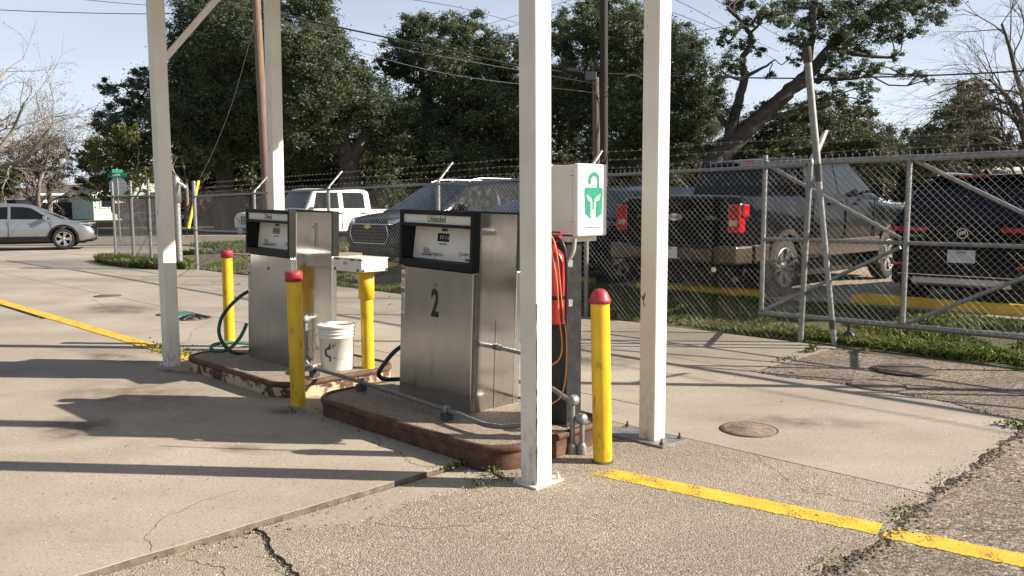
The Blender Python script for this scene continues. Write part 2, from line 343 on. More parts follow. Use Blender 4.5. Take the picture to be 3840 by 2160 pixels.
def m_leaf(name, stops, trans=.25, rough=.5):
    m, t, b = new_mat(name); a = N(t, 'ShaderNodeAttribute', attribute_name='rnd'); r = ramp(t, stops); t.links.new(a.outputs['Fac'], r.inputs[0])
    t.links.new(r.outputs[0], b.inputs['Base Color']); b.inputs['Roughness'].default_value = rough; b.inputs['Specular IOR Level'].default_value = .32
    tl = N(t, 'ShaderNodeBsdfTranslucent'); t.links.new(r.outputs[0], tl.inputs[0]); mxs = N(t, 'ShaderNodeMixShader'); mxs.inputs[0].default_value = trans
    out = [n_ for n_ in t.nodes if n_.type == 'OUTPUT_MATERIAL'][0]; t.links.new(b.outputs[0], mxs.inputs[1]); t.links.new(tl.outputs[0], mxs.inputs[2]); t.links.new(mxs.outputs[0], out.inputs[0]); return m
M['oakleaf'] = m_leaf('live oak leaves', [(0, (.040, .058, .028)), (.5, (.086, .112, .054)), (.85, (.148, .172, .096)), (1, (.23, .225, .15))], .38)
M['cedarleaf'] = m_leaf('dark evergreen leaves', [(0, (.040, .052, .022)), (.6, (.085, .10, .042)), (1, (.17, .16, .08))], .3)
M['shrubleaf'] = m_leaf('yellow green shrub leaves', [(0, (.065, .085, .022)), (.5, (.12, .14, .042)), (1, (.21, .20, .08))], .35)
M['dryleaf'] = m_leaf('dry brown leaves', [(0, (.12, .07, .04)), (.6, (.24, .14, .08)), (1, (.36, .25, .16))], .15)
M['grass'] = m_leaf('grass blades', [(0, (.05, .085, .014)), (.5, (.10, .145, .028)), (.78, (.19, .20, .06)), (1, (.33, .27, .16))], .3)
M['bark'] = pmat('dark oak bark', (.060, .047, .037), .9, 0, .4, 5, .6, bscale=20)
M['barkpale'] = pmat('grey bark', (.21, .185, .155), .9, 0, .35, 5, .4, bscale=20)
def m_pole(name, c1, c2):
    m, t, b = new_mat(name); r = ramp(t, [(.3, c1), (.7, c2)]); t.links.new(noise(t, coords(t, (9, 9, .6)), 3, 6, .6), r.inputs[0]); t.links.new(r.outputs[0], b.inputs['Base Color'])
    b.inputs['Roughness'].default_value = .85; bump(t, b, noise(t, coords(t, (20, 20, .8)), 3, 5), .5, .02); return m
M['polebrown'] = m_pole('brown utility pole', (.13, .08, .058), (.25, .165, .12)); M['poleshaded'] = m_pole('shade darkened pole', (.022, .018, .016), (.05, .04, .034)); M['polegrey'] = m_pole('old pole stub', (.10, .07, .055), (.17, .125, .10))  # the near-black pole has the shade of the trees painted into its colour
# ------------------------------------------------------------------ ground, pavements
M['dirt'] = pmat('dirty broken concrete edge', (.13, .105, .08), .95, 0, .5, 12, .5)
def lines_(lo, hi, near, step, far):
    xs = list(np.arange(-near, near+1e-6, step)); v = near
    while v < far: v *= 1.25; xs += [v, -v]
    return sorted(x for x in xs if lo <= x <= hi)
gx = lines_(-700, 700, 36, 1.0, 690); gy = [-30, -20, -12, -6]+list(np.arange(-2, 62, .5))+[66, 72, 80, 95, 120, 160, 220, 320, 480, 700]
gv = []; 
for y in gy:
    for x in gx:
        b = (x+y)*S2
        gv.append((x, y, zt(x, y)-(.03 if b < 8.3 or (x-y)*S2 < -25.5 and b < 13.2 or (x-y)*S2 < -33.5 and b < 24.5 else .0)))
nx = len(gx); gf = [(j*nx+i, j*nx+i+1, (j+1)*nx+i+1, (j+1)*nx+i) for j in range(len(gy)-1) for i in range(nx-1)]
g = np_mesh('ground', gv, gf, M['ground'], smooth=True); setp(g, 'grass and bare soil ground around the paved yard', 'ground', kind='structure')
def jag(p, q, amp, seg, key):
    p = Vector(p); q = Vector(q); n = max(1, int((q-p).length/seg)); rv = p > q if False else (tuple(p) > tuple(q))
    if rv: p, q = q, p
    rg = random.Random(int(abs(p[0]*917+p[1]*311+q[0]*77)*100)+key); d = (q-p).normalized(); nn = Vector((-d[1], d[0]))
    pts = [p+(q-p)*(i/n)+(nn*rg.uniform(-amp, amp) if 0 < i < n else nn*0) for i in range(n+1)]
    return pts[::-1] if rv else pts
def shrink(poly, g):
    n = len(poly); A = sum(poly[i][0]*poly[(i+1) % n][1]-poly[(i+1) % n][0]*poly[i][1] for i in range(n)); sgn = 1 if A > 0 else -1; out = []
    for i in range(n):
        a, b, c = Vector(poly[i-1]), Vector(poly[i]), Vector(poly[(i+1) % n])
        d1 = (b-a).normalized(); d2 = (c-b).normalized(); n1 = Vector((-d1[1], d1[0]))*sgn; n2 = Vector((-d2[1], d2[0]))*sgn
        m_ = n1+n2; m_ = m_/max(.35, m_.length_squared)*2 if m_.length > .1 else n1
        out.append(b+m_*g*.5*min(2, 1) if False else b+(n1+n2).normalized()*g/max(.5, (n1+n2).length/2))
    return out
def slab(poly, mat, parent, z=0.0, th=.09, gap=.006, name='concrete_slab', tilt=None):
    p = shrink(poly, gap); zf = tilt or (lambda a, b: z)
    n = len(p); ch = .002; q = shrink(poly, gap+ch)
    v = [E(u[0], u[1], zf(u[0], u[1])) for u in q]+[E(u[0], u[1], zf(u[0], u[1])-ch) for u in p]+[E(u[0], u[1], zf(u[0], u[1])-th) for u in p]
    mb = MB(); mb.add(v, [tuple(range(n))]+[(i, (i+1) % n, n+(i+1) % n, n+i) for i in range(n)]); mb.add(v, [(n+i, n+(i+1) % n, 2*n+(i+1) % n, 2*n+i) for i in range(n)], 1)
    return mb.build(name, [mat, M['dirt']], parent)
pav = thing('concrete_pavement', 'worn tan concrete paving with joints and cracks around the fuel pumps', 'pavement'); pav['kind'] = 'structure'; 
def rect(a0, a1, b0, b1): return [(a0, b0), (a1, b0), (a1, b1), (a0, b1)]
LIP = -3.50
# near left slabs stand a little proud of the cracked apron
slab([(-12, -4), (LIP, -4)]+jag((LIP, -4), (LIP, 2.95), .006, .09, 1)[1:]+[(-3.55, 3.42), (-12, 3.42)], M['conc'], pav, z=.018)
slab(rect(-22, -12, -4, 3.42), M['conc'], pav); slab(rect(-34, -22, -4, 3.42), M['conc'], pav)
bs = [3.42, 4.97, 6.75, 8.45]
aas = [-34, -26, -21.4, -17.9, -13.6, -8.6, -3.63]
for i in range(len(aas)-1):
    for j in range(3):
        if j < 2 and aas[i] > -9: continue
        slab(rect(aas[i], aas[i+1], bs[j], bs[j+1]), M['conc'], pav)
slab([(-8.6, 3.42), (-3.55, 3.42), (-3.55, 4.45), (-3.63, 4.45), (-3.63, 4.97), (-8.6, 4.97)], M['conc'], pav); slab(rect(-8.6, -3.63, 4.97, 6.75), M['concpale'], pav)
slab(rect(aas[0], aas[1], 8.45, 13.0), M['conc'], pav)
slab(rect(-46, -34, -4, 24), M['conc'], pav)
K2 = [(-3.50, 1.83), (-3.283, 2.008), (-3.192, 2.052), (-3.155, 2.145), (-3.162, 2.243), (-3.191, 2.41), (-3.227, 2.531), (-3.192, 2.717), (-3.145, 2.864), (-3.177, 3.043), (-3.161, 3.089)]
def jags(l, amp, seg, key):
    o = []
    for p, q in zip(l[:-1], l[1:]): o += jag(p, q, amp, seg, key)[:-1]
    return o+[Vector(l[-1])]
k2 = jags(K2, .012, .035, 5); k3 = jags([(-3.161, 3.089), (-3.259, 3.122), (-3.39, 3.161), (-3.55, 3.25)], .01, .04, 6)
k1 = jags([(-3.50, 1.80), (-3.36, 1.775), (-3.193, 1.715), (-3.073, 1.699), (-2.895, 1.66), (-2.70, 1.52), (-2.6, 1.30), (-2.45, -4)], .013, .03, 7)
lipl = [Vector((LIP, y)) for y in (2.95, 2.6, 2.3, 2.0, 1.85)]
slab([tuple(u) for u in k2[:]]+[tuple(u) for u in k3[1:-1]]+[(-3.52, 3.2)]+[tuple(u) for u in lipl[:-1]], M['conc'], pav, gap=.004, tilt=lambda a, b: -.012)
edge = jags([(-1.42, -4), (-1.40, 3.0), (-1.41, 3.12), (-1.39, 3.43), (-1.375, 3.824), (-1.42, 4.45)], .035, .06, 8)
slab([tuple(u) for u in k1]+[tuple(u) for u in edge]+[(-3.55, 4.45), (-3.55, 3.26)]+[tuple(u) for u in k3[::-1][1:]]+[tuple(u) for u in k2[::-1][1:]], M['agg'], pav, gap=.0035)
slab([(LIP, -4)]+[(LIP, 1.6)]+[tuple(u) for u in k1[1:]], M['agg2'], pav, gap=.0015, tilt=lambda a, b: -.014)
edge2 = jags([(-1.42, 4.45), (-1.397, 4.953), (-1.406, 5.586), (-1.41, 5.923), (-1.46, 6.40)], .03, .06, 9)
top2 = jags([(-1.46, 6.40), (-2.1, 6.667), (-2.372, 6.663), (-3.002, 6.723), (-3.321, 6.625), (-3.63, 6.676)], .02, .08, 10)
slab([(-3.63, 4.45)]+[tuple(u) for u in edge2]+[tuple(u) for u in top2[1:]], M['concpale'], pav, gap=.004)
asp = MB(); ring = [(-1.46, 6.40)]
ap = [(-3.63, 6.60), (-3.85, 8.5), (12, 8.5), (12, -6), (-2.5, -6), (-1.9, 3), (-1.9, 6.2)]
asp.add([E(a, b, -.008) for a, b in ap], [tuple(range(len(ap)))]); ao = asp.build('asphalt_pavement', M['asphalt']); setp(ao, 'coarse crumbling grey brown asphalt beside the concrete apron', 'asphalt', kind='structure')
# painted lines
def painted(ab0, ab1, w, name, wear0=0, wear1=0, z=.004, n=40, wob=.004):
    rg = random.Random(int(ab0[0]*100)); a0 = Vector(ab0); a1 = Vector(ab1); d = (a1-a0).normalized(); nn = Vector((-d[1], d[0])); V = []; wr = []
    for i in range(n+1):
        p = a0+(a1-a0)*(i/n)
        for s_ in (-.5, .5):
            q = p+nn*(w*s_+rg.uniform(-wob, wob)); V.append(E(q[0], q[1], z))
    F = [(2*i, 2*i+1, 2*i+3, 2*i+2) for i in range(n)]
    o = np_mesh(name, V, F, M['line'], pav); me = o.data; at_ = me.attributes.new('wear', 'FLOAT', 'POINT')
    at_.data.foreach_set('value', np.array([wear0+(wear1-wear0)*min(1, (i//2)/n*6) for i in range(2*(n+1))], np.float32)); return o
painted((-2.95, 3.53), (-1.405, 3.80), .155, 'painted_line', .40, .13, z=.0025, n=150, wob=.007)
painted((-1.385, 3.803), (.7, 4.17), .155, 'painted_line', .14, .12, z=-.0055, n=150, wob=.007)
painted((-24, 3.36), (-7.5, 3.36), .09, 'painted_line', .05, .1, z=.0235); painted((-24, 3.475), (-7.55, 3.48), .09, 'painted_line', .05, .1, z=.006)
def m_stain(name, col, amt):
    m, t, b = new_mat(name); v = coords(t); ln = N(t, 'ShaderNodeVectorMath', operation='LENGTH'); t.links.new(v, ln.inputs[0])
    f = N(t, 'ShaderNodeMapRange'); f.inputs[1].default_value = .25; f.inputs[2].default_value = 1.0; f.inputs[3].default_value = 1; f.inputs[4].default_value = 0; t.links.new(ln.outputs['Value'], f.inputs[0])
    n = N(t, 'ShaderNodeMapRange'); n.inputs[1].default_value = .32; n.inputs[2].default_value = .68; n.inputs[4].default_value = amt; t.links.new(noise(t, geo(t), 5, 7, .62), n.inputs[0])
    mu_ = N(t, 'ShaderNodeMath', operation='MULTIPLY'); t.links.new(f.outputs[0], mu_.inputs[0]); t.links.new(n.outputs[0], mu_.inputs[1])
    b.inputs['Base Color'].default_value = (*col, 1); b.inputs['Roughness'].default_value = .7
    tr = N(t, 'ShaderNodeBsdfTransparent'); mxs = N(t, 'ShaderNodeMixShader'); t.links.new(mu_.outputs[0], mxs.inputs[0]); t.links.new(tr.outputs[0], mxs.inputs[1]); t.links.new(b.outputs[0], mxs.inputs[2])
    out = [n_ for n_ in t.nodes if n_.type == 'OUTPUT_MATERIAL'][0]; t.links.new(mxs.outputs[0], out.inputs[0]); return m
M['oil'] = m_stain('old oil stain', (.055, .042, .032), .6); M['stain'] = m_stain('brown water stain', (.17, .125, .08), .5)
def stain(a, b, ra, rb, z, mat, rot=0):
    mb = MB(); mb.add([(math.cos(2*math.pi*k/32), math.sin(2*math.pi*k/32), 0) for k in range(32)], [tuple(range(32))]); o = mb.build('stain', mat, pav); o.location = E(a, b, z); o.rotation_euler = (0, 0, GR+R(rot)); o.scale = (ra, rb, 1)
stain(-5.9, 1.75, .45, .3, .0195, M['oil']); stain(-8.3, 2.9, .7, .22, .0195, M['oil'], 10); stain(-7.3, 3.0, .3, .1, .0196, M['oil'], 15); stain(-4.6, 2.35, .3, .12, .0194, M['stain'], 30); stain(-6.6, 2.4, .9, .5, .0193, M['stain'], 20)
stain(-2.6, 5.3, .8, .22, .0016, M['stain'], 35); stain(-5.2, 6.0, .9, .5, .0016, M['oil'], 20); stain(-9.5, 5.6, 1.2, .6, .0016, M['stain']); stain(-12.5, 4.4, 1.0, .5, .0016, M['oil']); stain(-14, 1.0, 2.0, 1.1, .0016, M['stain']); stain(-5.25, 3.0, .28, .16, .0197, M['oil'], 20)
def crack(pts, w, z, seed, amp=.014, seg=.03):
    rg = random.Random(seed); P = jags(pts, amp, seg, seed); V = []; n = len(P)
    for i, p in enumerate(P):
        d = (P[min(i+1, n-1)]-P[max(i-1, 0)]).normalized(); nn = Vector((-d[1], d[0])); ww = w*rg.uniform(.35, 1.2)*(.25 if i in (0, n-1) else 1)
        for s_ in (-.5, .5): q = p+nn*ww*s_; V.append(E(q[0], q[1], z))
    mb = MB(); mb.add(V, [(2*i, 2*i+1, 2*i+3, 2*i+2) for i in range(n-1)]); mb.build('crack_fill', M['dirt'] if w > .03 else M['soil'], pav)
crack([(-3.50, 1.80), (-3.36, 1.775), (-3.193, 1.715), (-3.073, 1.699), (-2.895, 1.66), (-2.70, 1.52), (-2.6, 1.30), (-2.5, .8)], .035, -.010, 7, .013, .03)
crack([(-3.52, 1.32), (-3.70, 1.36), (-3.86, 1.50), (-3.95, 1.72), (-3.98, 1.95)], .004, .0188, 3); crack([(-3.42, 1.42), (-3.2, 1.5), (-3.1, 1.42)], .005, -.0125, 4)
crack([(-3.4, 1.98), (-3.28, 1.93), (-3.19, 2.05)], .006, -.0112, 5); crack([(-3.14, 2.2), (-2.95, 2.3), (-2.8, 2.5), (-2.78, 2.8)], .004, .0008, 6); crack([(-3.36, 6.62), (-3.2, 6.75), (-3.0, 6.78), (-2.86, 6.9), (-2.7, 7.2)], .02, -.0072, 7)
crack([(-3.0, 6.75), (-2.92, 7.05), (-2.97, 7.3), (-3.1, 7.6)], .014, -.0072, 8); crack([(-2.4, 6.72), (-1.9, 6.8), (-1.2, 6.85), (-.4, 7.0)], .02, -.0072, 9); crack([(-1.38, 3.9), (-1.0, 4.2), (-.6, 4.9), (-.5, 6)], .01, -.0072, 10); crack([(-1.35, 5.2), (-1.1, 5.15), (-.8, 5.3)], .012, -.0072, 11)
crack([(-4.3, 3.07), (-4.1, 2.93), (-3.9, 2.95), (-3.7, 2.86), (-3.55, 2.9)], .007, .0188, 12); crack([(-2.4, 4.44), (-2.1, 4.2), (-1.9, 4.05), (-1.5, 4.1)], .003, .0008, 13); crack([(-10.5, 4.9), (-9.6, 4.2), (-9.0, 3.9), (-8.6, 3.5)], .006, .0008, 14); crack([(-14.9, 4.98), (-14.2, 4.6), (-12.2, 4.2)], .006, .0008, 15)
# street and lot behind the fence
def drape(poly_fn, name, mat, X0, X1, Y0, Y1, step, lift, label, cat):
    xs = np.arange(X0, X1+1e-6, step); ys = np.arange(Y0, Y1+1e-6, step); V = []; F = []
    for y in ys:
        for x in xs:
            X, Y = poly_fn(x, y); V.append((X, Y, zt(X, Y)+lift))
    n = len(xs); F = [(j*n+i, j*n+i+1, (j+1)*n+i+1, (j+1)*n+i) for j in range(len(ys)-1) for i in range(n-1)]
    o = np_mesh(name, V, F, mat, smooth=True); return setp(o, label, cat, kind='structure')
drape(lambda x, y: (x, y), 'street', M['road'], -90, 70, 31, 40, 1.0, .02, 'brown grey street running behind the yard', 'street')
drape(lambda a, b: tuple(E(a, b)[:2]), 'gravel_lot', M['gravel'], -25, 14, 10.3, 25, .5, .015, 'pale gravel car park behind the chain link fence', 'car park')

# manhole covers and small lids
def cover(a, b, r, label, mat, ribs=8, z=.0):
    t = thing('manhole_cover', label, 'manhole cover', E(a, b, z), GR)
    mb = MB(); mb.lathe([(r*1.06, .0), (r*1.06, .007), (r*1.0, .009), (r*.985, .004)], 40); mb.build('frame_ring', M['castiron'], t)
    mb = MB(); mb.lathe([(r*.97, .003), (r*.97, .008), (r*.93, .010), (r*.30, .010), (r*.27, .013), (r*.05, .013), (0, .013)], 40); o = mb.build('lid', mat, t)
    for k in range(ribs):
        mb = MB(); c = math.cos(2*math.pi*k/ribs); s_ = math.sin(2*math.pi*k/ribs); mb.obox((c*r*.62, s_*r*.62, .0105), (c*r*.16, s_*r*.16, 0), (-s_*.004, c*.004, 0), (0, 0, .0015)); mb.build('rib', mat, o)
    return t
cover(-2.685, 4.911, .178, 'rusty round manhole cover set in the smooth slab beside the yellow line', M['lid'], 10)
cover(-2.685, 7.666, .25, 'raised dark manhole cover in broken asphalt below the gate', M['castiron'], 12, z=.004)
cover(-2.61, 6.86, .21, 'rusty manhole cover at the joint between asphalt and smooth slab', M['lid'], 8)
cover(-14.45, 4.92, .2, 'small brown lid in concrete near the silver car', M['castiron'], 6)
cover(-11.34, 4.73, .23, 'flat green painted lid in concrete near the canopy', M['greencover'], 6)
t = thing('drain_grate', 'dark humped vented iron grate beside the green lid', 'grate', E(-10.686, 4.718), GR)
mb = MB(); mb.lathe([(.22, 0), (.22, .006), (.19, .012)], 32); mb.build('frame_ring', M['castiron'], t)
for k in range(10):
    c = math.cos(2*math.pi*k/10); s_ = math.sin(2*math.pi*k/10); mb = MB(); mb.tube([(c*.19, s_*.19, .008), (c*.1, s_*.1, .035), (c*.02, s_*.02, .06)], [.018, .014, .01], 6); mb.build('vane', M['blackpaint'], t)
# ------------------------------------------------------------------ pump islands, canopy
def rrect(a0, a1, b0, b1, r, n=8, corners=(1, 1, 1, 1)):
    out = []
    for (cx, cy, t0, on) in ((a1-r, b0+r, -90, corners[0]), (a1-r, b1-r, 0, corners[1]), (a0+r, b1-r, 90, corners[2]), (a0+r, b0+r, 180, corners[3])):
        for k in range(n+1): out.append((cx+r*math.cos(R(t0+90*k/n)), cy+r*math.sin(R(t0+90*k/n))))
    return out
def island(a0, a1, b0, b1, label, cm, h=.14):
    t = thing('pump_island', label, 'pump island', E((a0+a1)/2, (b0+b1)/2), GR); ca, cb = (a0+a1)/2, (b0+b1)/2
    o0 = rrect(a0-ca, a1-ca, b0-cb, b1-cb, .24); out = []; rgk = random.Random(int(a1*77))
    for p_, q_ in zip(o0, o0[1:]+o0[:1]):
        m_ = max(1, int(math.hypot(q_[0]-p_[0], q_[1]-p_[1])/.05))
        for k_ in range(m_): out.append((p_[0]+(q_[0]-p_[0])*k_/m_, p_[1]+(q_[1]-p_[1])*k_/m_))
    n = len(out)
    prof = [(0, 0), (.0, h-.040), (-.009, h-.036), (-.014, h-.022), (-.012, h-.006), (-.004, h+.003), (.010, h+.005), (.03, h), (.034, h-.02)]
    V = []
    rg = random.Random(int(a0*10))
    for i, (x, y) in enumerate(out):
        p, q = out[i-1], out[(i+1) % n]; d = Vector((q[0]-p[0], q[1]-p[1])).normalized(); nn = Vector((-d[1], d[0]))
        jz = mnoise.noise(Vector((x*3, y*3, a0)))*.006+rgk.uniform(-.0012, .0012)
        for (ins, z) in prof: V.append((x+nn[0]*(ins+jz), y+nn[1]*(ins+jz), z+(jz*.6 if z > .05 else 0)))
    L = len(prof); F = [(i*L+k, ((i+1) % n)*L+k, ((i+1) % n)*L+k+1, i*L+k+1) for i in range(n) for k in range(L-1)]
    mb = MB(); mb.add(V, [f_ for i_, f_ in enumerate(F) if i_ % (L-1) < 1], 0, True); mb.build('kerb_face', cm, t); mb = MB(); mb.add(V, [f_ for i_, f_ in enumerate(F) if i_ % (L-1) >= 1], 0, True); mb.build('kerb_roll', M['curbrust'], t)
    inn = shrink(out, .03); mb = MB(); mb.add([(x, y, h-.006) for x, y in inn], [tuple(range(n))]); mb.build('concrete_top', M['islandtop'], t); return t
island(-7.42, -5.58, 3.13, 4.25, 'kerbed fuel island with flaking cream steel edge under the diesel pump', M['curbpale'])
island(-5.15, -3.2, 3.09, 4.1, 'kerbed fuel island with rust brown steel edge under the unleaded pump', M['curbrust'])
IZ = .134
can = thing('canopy', 'white steel fuel canopy on four square posts with one diagonal brace', 'canopy', E(-5.3, 3.65), GR)
oa, ob = -5.3, 3.65
CZ = 4.2
def cpost(a0, b0, plate, bolts, lean=(0, 0)):
    x0, y0 = a0-oa, b0-ob; s_ = .122
    bm = bmesh.new(); bmesh.ops.create_cube(bm, size=1)
    for v in bm.verts:
        top = v.co.z > 0; v.co = Vector((x0+(v.co.x+.5)*s_+(lean[0] if top else 0), y0+(v.co.y+.5)*s_+(lean[1] if top else 0), .008 if not top else CZ-.2))
    bmesh.ops.bevel(bm, geom=[e for e in bm.edges if abs(e.verts[0].co.z-e.verts[1].co.z) > 1], offset=.009, segments=3, affect='EDGES', profile=.5)
    mb = MB(); bm.verts.index_update(); mb.add([v.co[:] for v in bm.verts], [[v.index for v in f.verts] for f in bm.faces]); bm.free()
    o = mb.build('post', M['post'], can)
    # small weld lugs
    mb = MB(); px0, px1, py0, py1 = [plate[0]-oa, plate[1]-oa, plate[2]-ob, plate[3]-ob]; mb.box(px0, px1, py0, py1, .001, .012, 0); mb.build('base_plate', M['post'] if bolts < 3 else M['galvdull'], o)
    mb = MB()
    cs = [(px0+.03, py0+.03), (px1-.03, py0+.03), (px1-.03, py1-.03), (px0+.03, py1-.03)] if bolts == 4 else [(px1-.02, py1-.03), (px0+.01, py0+.02)]
    for (x, y) in cs:
        mb = MB(); mb.cyl((x, y, .012), (x, y, .028), .014, 6); mb.cyl((x, y, .028), (x, y, .05), .007, 8); mb.build('anchor_bolt', M['castiron'] if bolts == 4 else M['post'], o)
    return o
pf = cpost(-3.042, 3.1, (-3.07, -2.895, 3.07, 3.29), 2, (-.012, .0)); pr_ = cpost(-3.082, 4.22, (-3.32, -2.85, 4.155, 4.41), 4)
pl = cpost(-7.662, 3.06, (-7.7, -7.535, 3.035, 3.2), 2); pb = cpost(-7.722, 4.2, (-7.75, -7.58, 4.17, 4.34), 2, (.03, .03))
for (o, zz, fa) in ((pf, .72, 0), (pr_, .78, 0), (pl, 2.8, 1), (pl, .62, 0)):
    bb = [Vector(c) for c in o.data.vertices[0:1] and [v.co for v in o.data.vertices]]; x0 = min(v.x for v in bb); y0 = min(v.y for v in bb); x1 = max(v.x for v in bb)
    mb = MB(); 
    if fa: mb.cyl((x1-.002, y0+.07, zz), (x1+.006, y0+.07, zz), .012, 10)
    else: mb.cyl((x0+.04, y0+.002, zz), (x0+.04, y0-.006, zz), .009, 10)
    mb.build('plug', M['post'], o)
mb = MB(); rg = random.Random(8)
mb.tube([(-2.92-oa-.0015+rg.uniform(-.002, .001), 3.10-ob+.002+rg.uniform(-.001, .002), .02+k*.031) for k in range(32)], [rg.uniform(.001, .0055) for k in range(32)], 5); mb.build('rust_seam', M['castiron'], pf)
mb = MB()
for (y0, nm) in ((3.10, 0), (4.22, 0)): mb.box(-7.9-oa, -2.7-oa, y0-ob, y0+.12-ob, CZ-.2, CZ-.002, 0)
mb.build('beam', M['post'], can)
mb = MB()
for a in (-7.66, -6.1, -4.6, -3.05): mb.box(a-oa, a+.1-oa, 0.7-ob, 6.8-ob, CZ, CZ+.12, 0)
mb.build('purlin', M['post'], can)
mb = MB(); mb.box(-8.6-oa, -2.4-oa, .5-ob, 6.9-ob, CZ+.122, CZ+.2, 0); mb.build('roof', M['post'], can)
mb = MB(); q0 = Vector((-7.60-oa, 3.17-ob, 2.80)); q1 = Vector((-7.60-oa, 4.22-ob, CZ-.16)); d = (q1-q0); mb.obox((q0+q1)/2, d/2, (.025, 0, 0), Vector((0, -d.z, d.y)).normalized()*.025); mb.build('diagonal_brace', M['post'], can)

# ------------------------------------------------------------------ dispensers
def dispenser(a, b, w, label, fuel, tilt, number_side, hose):
    D = .45; H = 1.335
    rot = (Matrix.Rotation(R(tilt), 3, 'Y') @ Matrix.Rotation(GR, 3, 'Z')).to_euler()
    t = thing('fuel_dispenser', label, 'fuel pump', E(a, b, IZ), rot=rot)
    zb = .945
    mb = MB(); zz = zb-.012; mb.add([(x, y, z) for x in (.004, w-.004) for y, z in ((.052, -.02), (D-.052, -.02), (D-.052, H-.012), (.052, H-.012))], [(0, 1, 2, 3), (4, 5, 6, 7), (1, 2, 6, 5), (0, 1, 5, 4), (3, 2, 6, 7)]); mb.add([(.005, .053, -.02), (w-.005, .053, -.02), (w-.005, .053, zz), (.005, .053, zz)], [(0, 1, 2, 3)]); body = mb.build('body', M['steelside'], t, norm=False)
    mb = MB(); mb.box(w-.0035, w-.0005, .215, .395, .02, .62, 0); mb.build('side_patch_panel', M['steelside'], body)
    for (y0, y1) in ((0, .05), (D-.05, D)):
        mb = MB(); mb.box(0, w, y0, y1, -.012, zb-.006, 0, .005); o = mb.build('lower_door', M['steel'], t)
        if y0 == 0:
            mb = MB(); mb.cyl((w*.5, -.006, .83), (w*.5, .002, .83), .013, 14); mb.cyl((w*.5, -.008, .83), (w*.5, .002, .83), .006, 8); mb.build('lock', M['galvdull'], o)
    # bezel, front: frame pieces round a recess
    def bezel(yf, sgn):
        fr = lambda d: yf+sgn*d                       # d = depth into the pump
        o = MB(); y0, y1 = sorted((fr(-.018), fr(.05)))
        def bar(x0, x1, z0, z1, dd=None):
            ya, yb = y0, y1
            if dd: ya, yb = sorted((fr(-.018), fr(dd)))
            o.box(x0, x1, ya, yb, z0, z1, 0, .004)
        bar(-.006, .022, zb, H); bar(w-.022, w+.006, zb, H); bar(.0225, w-.0225, H-.032, H); bar(.0225, w-.0225, H-.112, H-.09); bar(.0225, w-.0225, zb, zb+.05)
        return o.build('bezel', M['black'], t)
    bz = bezel(0, 1); bezel(D, -1)
    mb = MB(); mb.box(.022, w-.022, .0, .03, H-.092, H-.03, 0); bx = mb.build('fuel_name_panel', M['decal'], t)
    F_ = lambda x0, z0, yy=-.0: (lambda u, v, h: (x0+u, yy-h, z0+v))
    text('lettering', fuel, .060, F_(w*.5, H-.060), M['ink'], bx, .84, .016)
    # recess walls
    zr0, zr1 = zb+.05, H-.112; d0, d1 = .085, .11
    mb = MB(); mb.add([(.02, .0, zr0), (.02, .12, zr0), (.02, .12, zr1), (.02, 0, zr1)], [(0, 1, 2, 3)]); mb.add([(w-.02, .0, zr0), (w-.02, .12, zr0), (w-.02, .12, zr1), (w-.02, 0, zr1)], [(0, 1, 2, 3)])
    mb.add([(.02, 0, zr1+.001), (w-.02, 0, zr1+.001), (w-.02, .12, zr1+.001), (.02, .12, zr1+.001)], [(0, 1, 2, 3)]); mb.add([(.02, 0, zr0-.001), (w-.02, 0, zr0-.001), (w-.02, .12, zr0-.001), (.02, .12, zr0-.001)], [(0, 1, 2, 3)])
    mb.box(.02, w-.02, .118, .15, zr0-.03, zr1+.03); mb.build('recess', M['black'], bz)
    hh = zr1-zr0
    def dp(u, v, h):                                  # dial plane, top leaning away
        return (u, d0+(d1-d0)*v/hh-h, zr0+v)
    mb = MB(); mb.prism([(.022, .002), (w-.022, .002), (w-.022, hh-.002), (.022, hh-.002)], dp, -.004, 0); dial = mb.build('dial_face', M['dial'], t)
    # body hollow so the recess shows: the dial is set in front of the body
    ux = w*.37
    mb = MB(); mb.prism([(ux-.005, hh-.10), (ux+.115, hh-.10), (ux+.115, hh-.045), (ux-.005, hh-.045)], dp, .0, .004); win = mb.build('counter_window', M['black'] if number_side else M['lcd'], dial)
    for k, ch in enumerate('0010' if number_side else '000'):
        text('digit', ch, .04, (lambda kx: (lambda u, v, h: dp(ux+.03+kx*.027+u+v*.12, hh-.073+v, .0045+h)))(k), M['digit'] if number_side else M['ink'], win, .8)
    mb = MB(); mb.prism([(ux+.03, hh-.03), (ux+.09, hh-.03), (ux+.09, hh-.012), (ux+.03, hh-.012)], dp, 0, .003); mb.build('small_plate', M['darkgrey'], dial)
    tf = lambda x0, v0: (lambda u, v, h: dp(x0+u, v0+v, .0005+h))
    text('lettering', 'GALLONS', .018, tf(ux+.056, hh-.118), M['ink'], dial, .95, .02)
    for k, s_ in enumerate(('INSTRUCTIONS:', '- REMOVE NOZZLE', '- LIFT HANDLE TO ON', '- AFTER DELIVERY LOWER LEVER AND REPLACE NOZZLE', '- DO NOT LEAVE NOZZLE UNATTENDED DURING DELIVERY')):
        text('lettering', s_, .0095, tf(.13, hh-.155-.0105*k), M['ink'], dial, .85, .03, 'LEFT')
    text('lettering', 'TURN OFF ENGINE |', .014, tf(.115, .028), M['ink'], dial, .85, .03, 'LEFT')
    mb = MB(); cx, cv = .265, .03
    mb.prism([(cx+.011*math.cos(k*.52), cv+.011*math.sin(k*.52)) for k in range(12)], dp, 0, .0012); e_ = mb.build('emblem', M['ink'], dial)
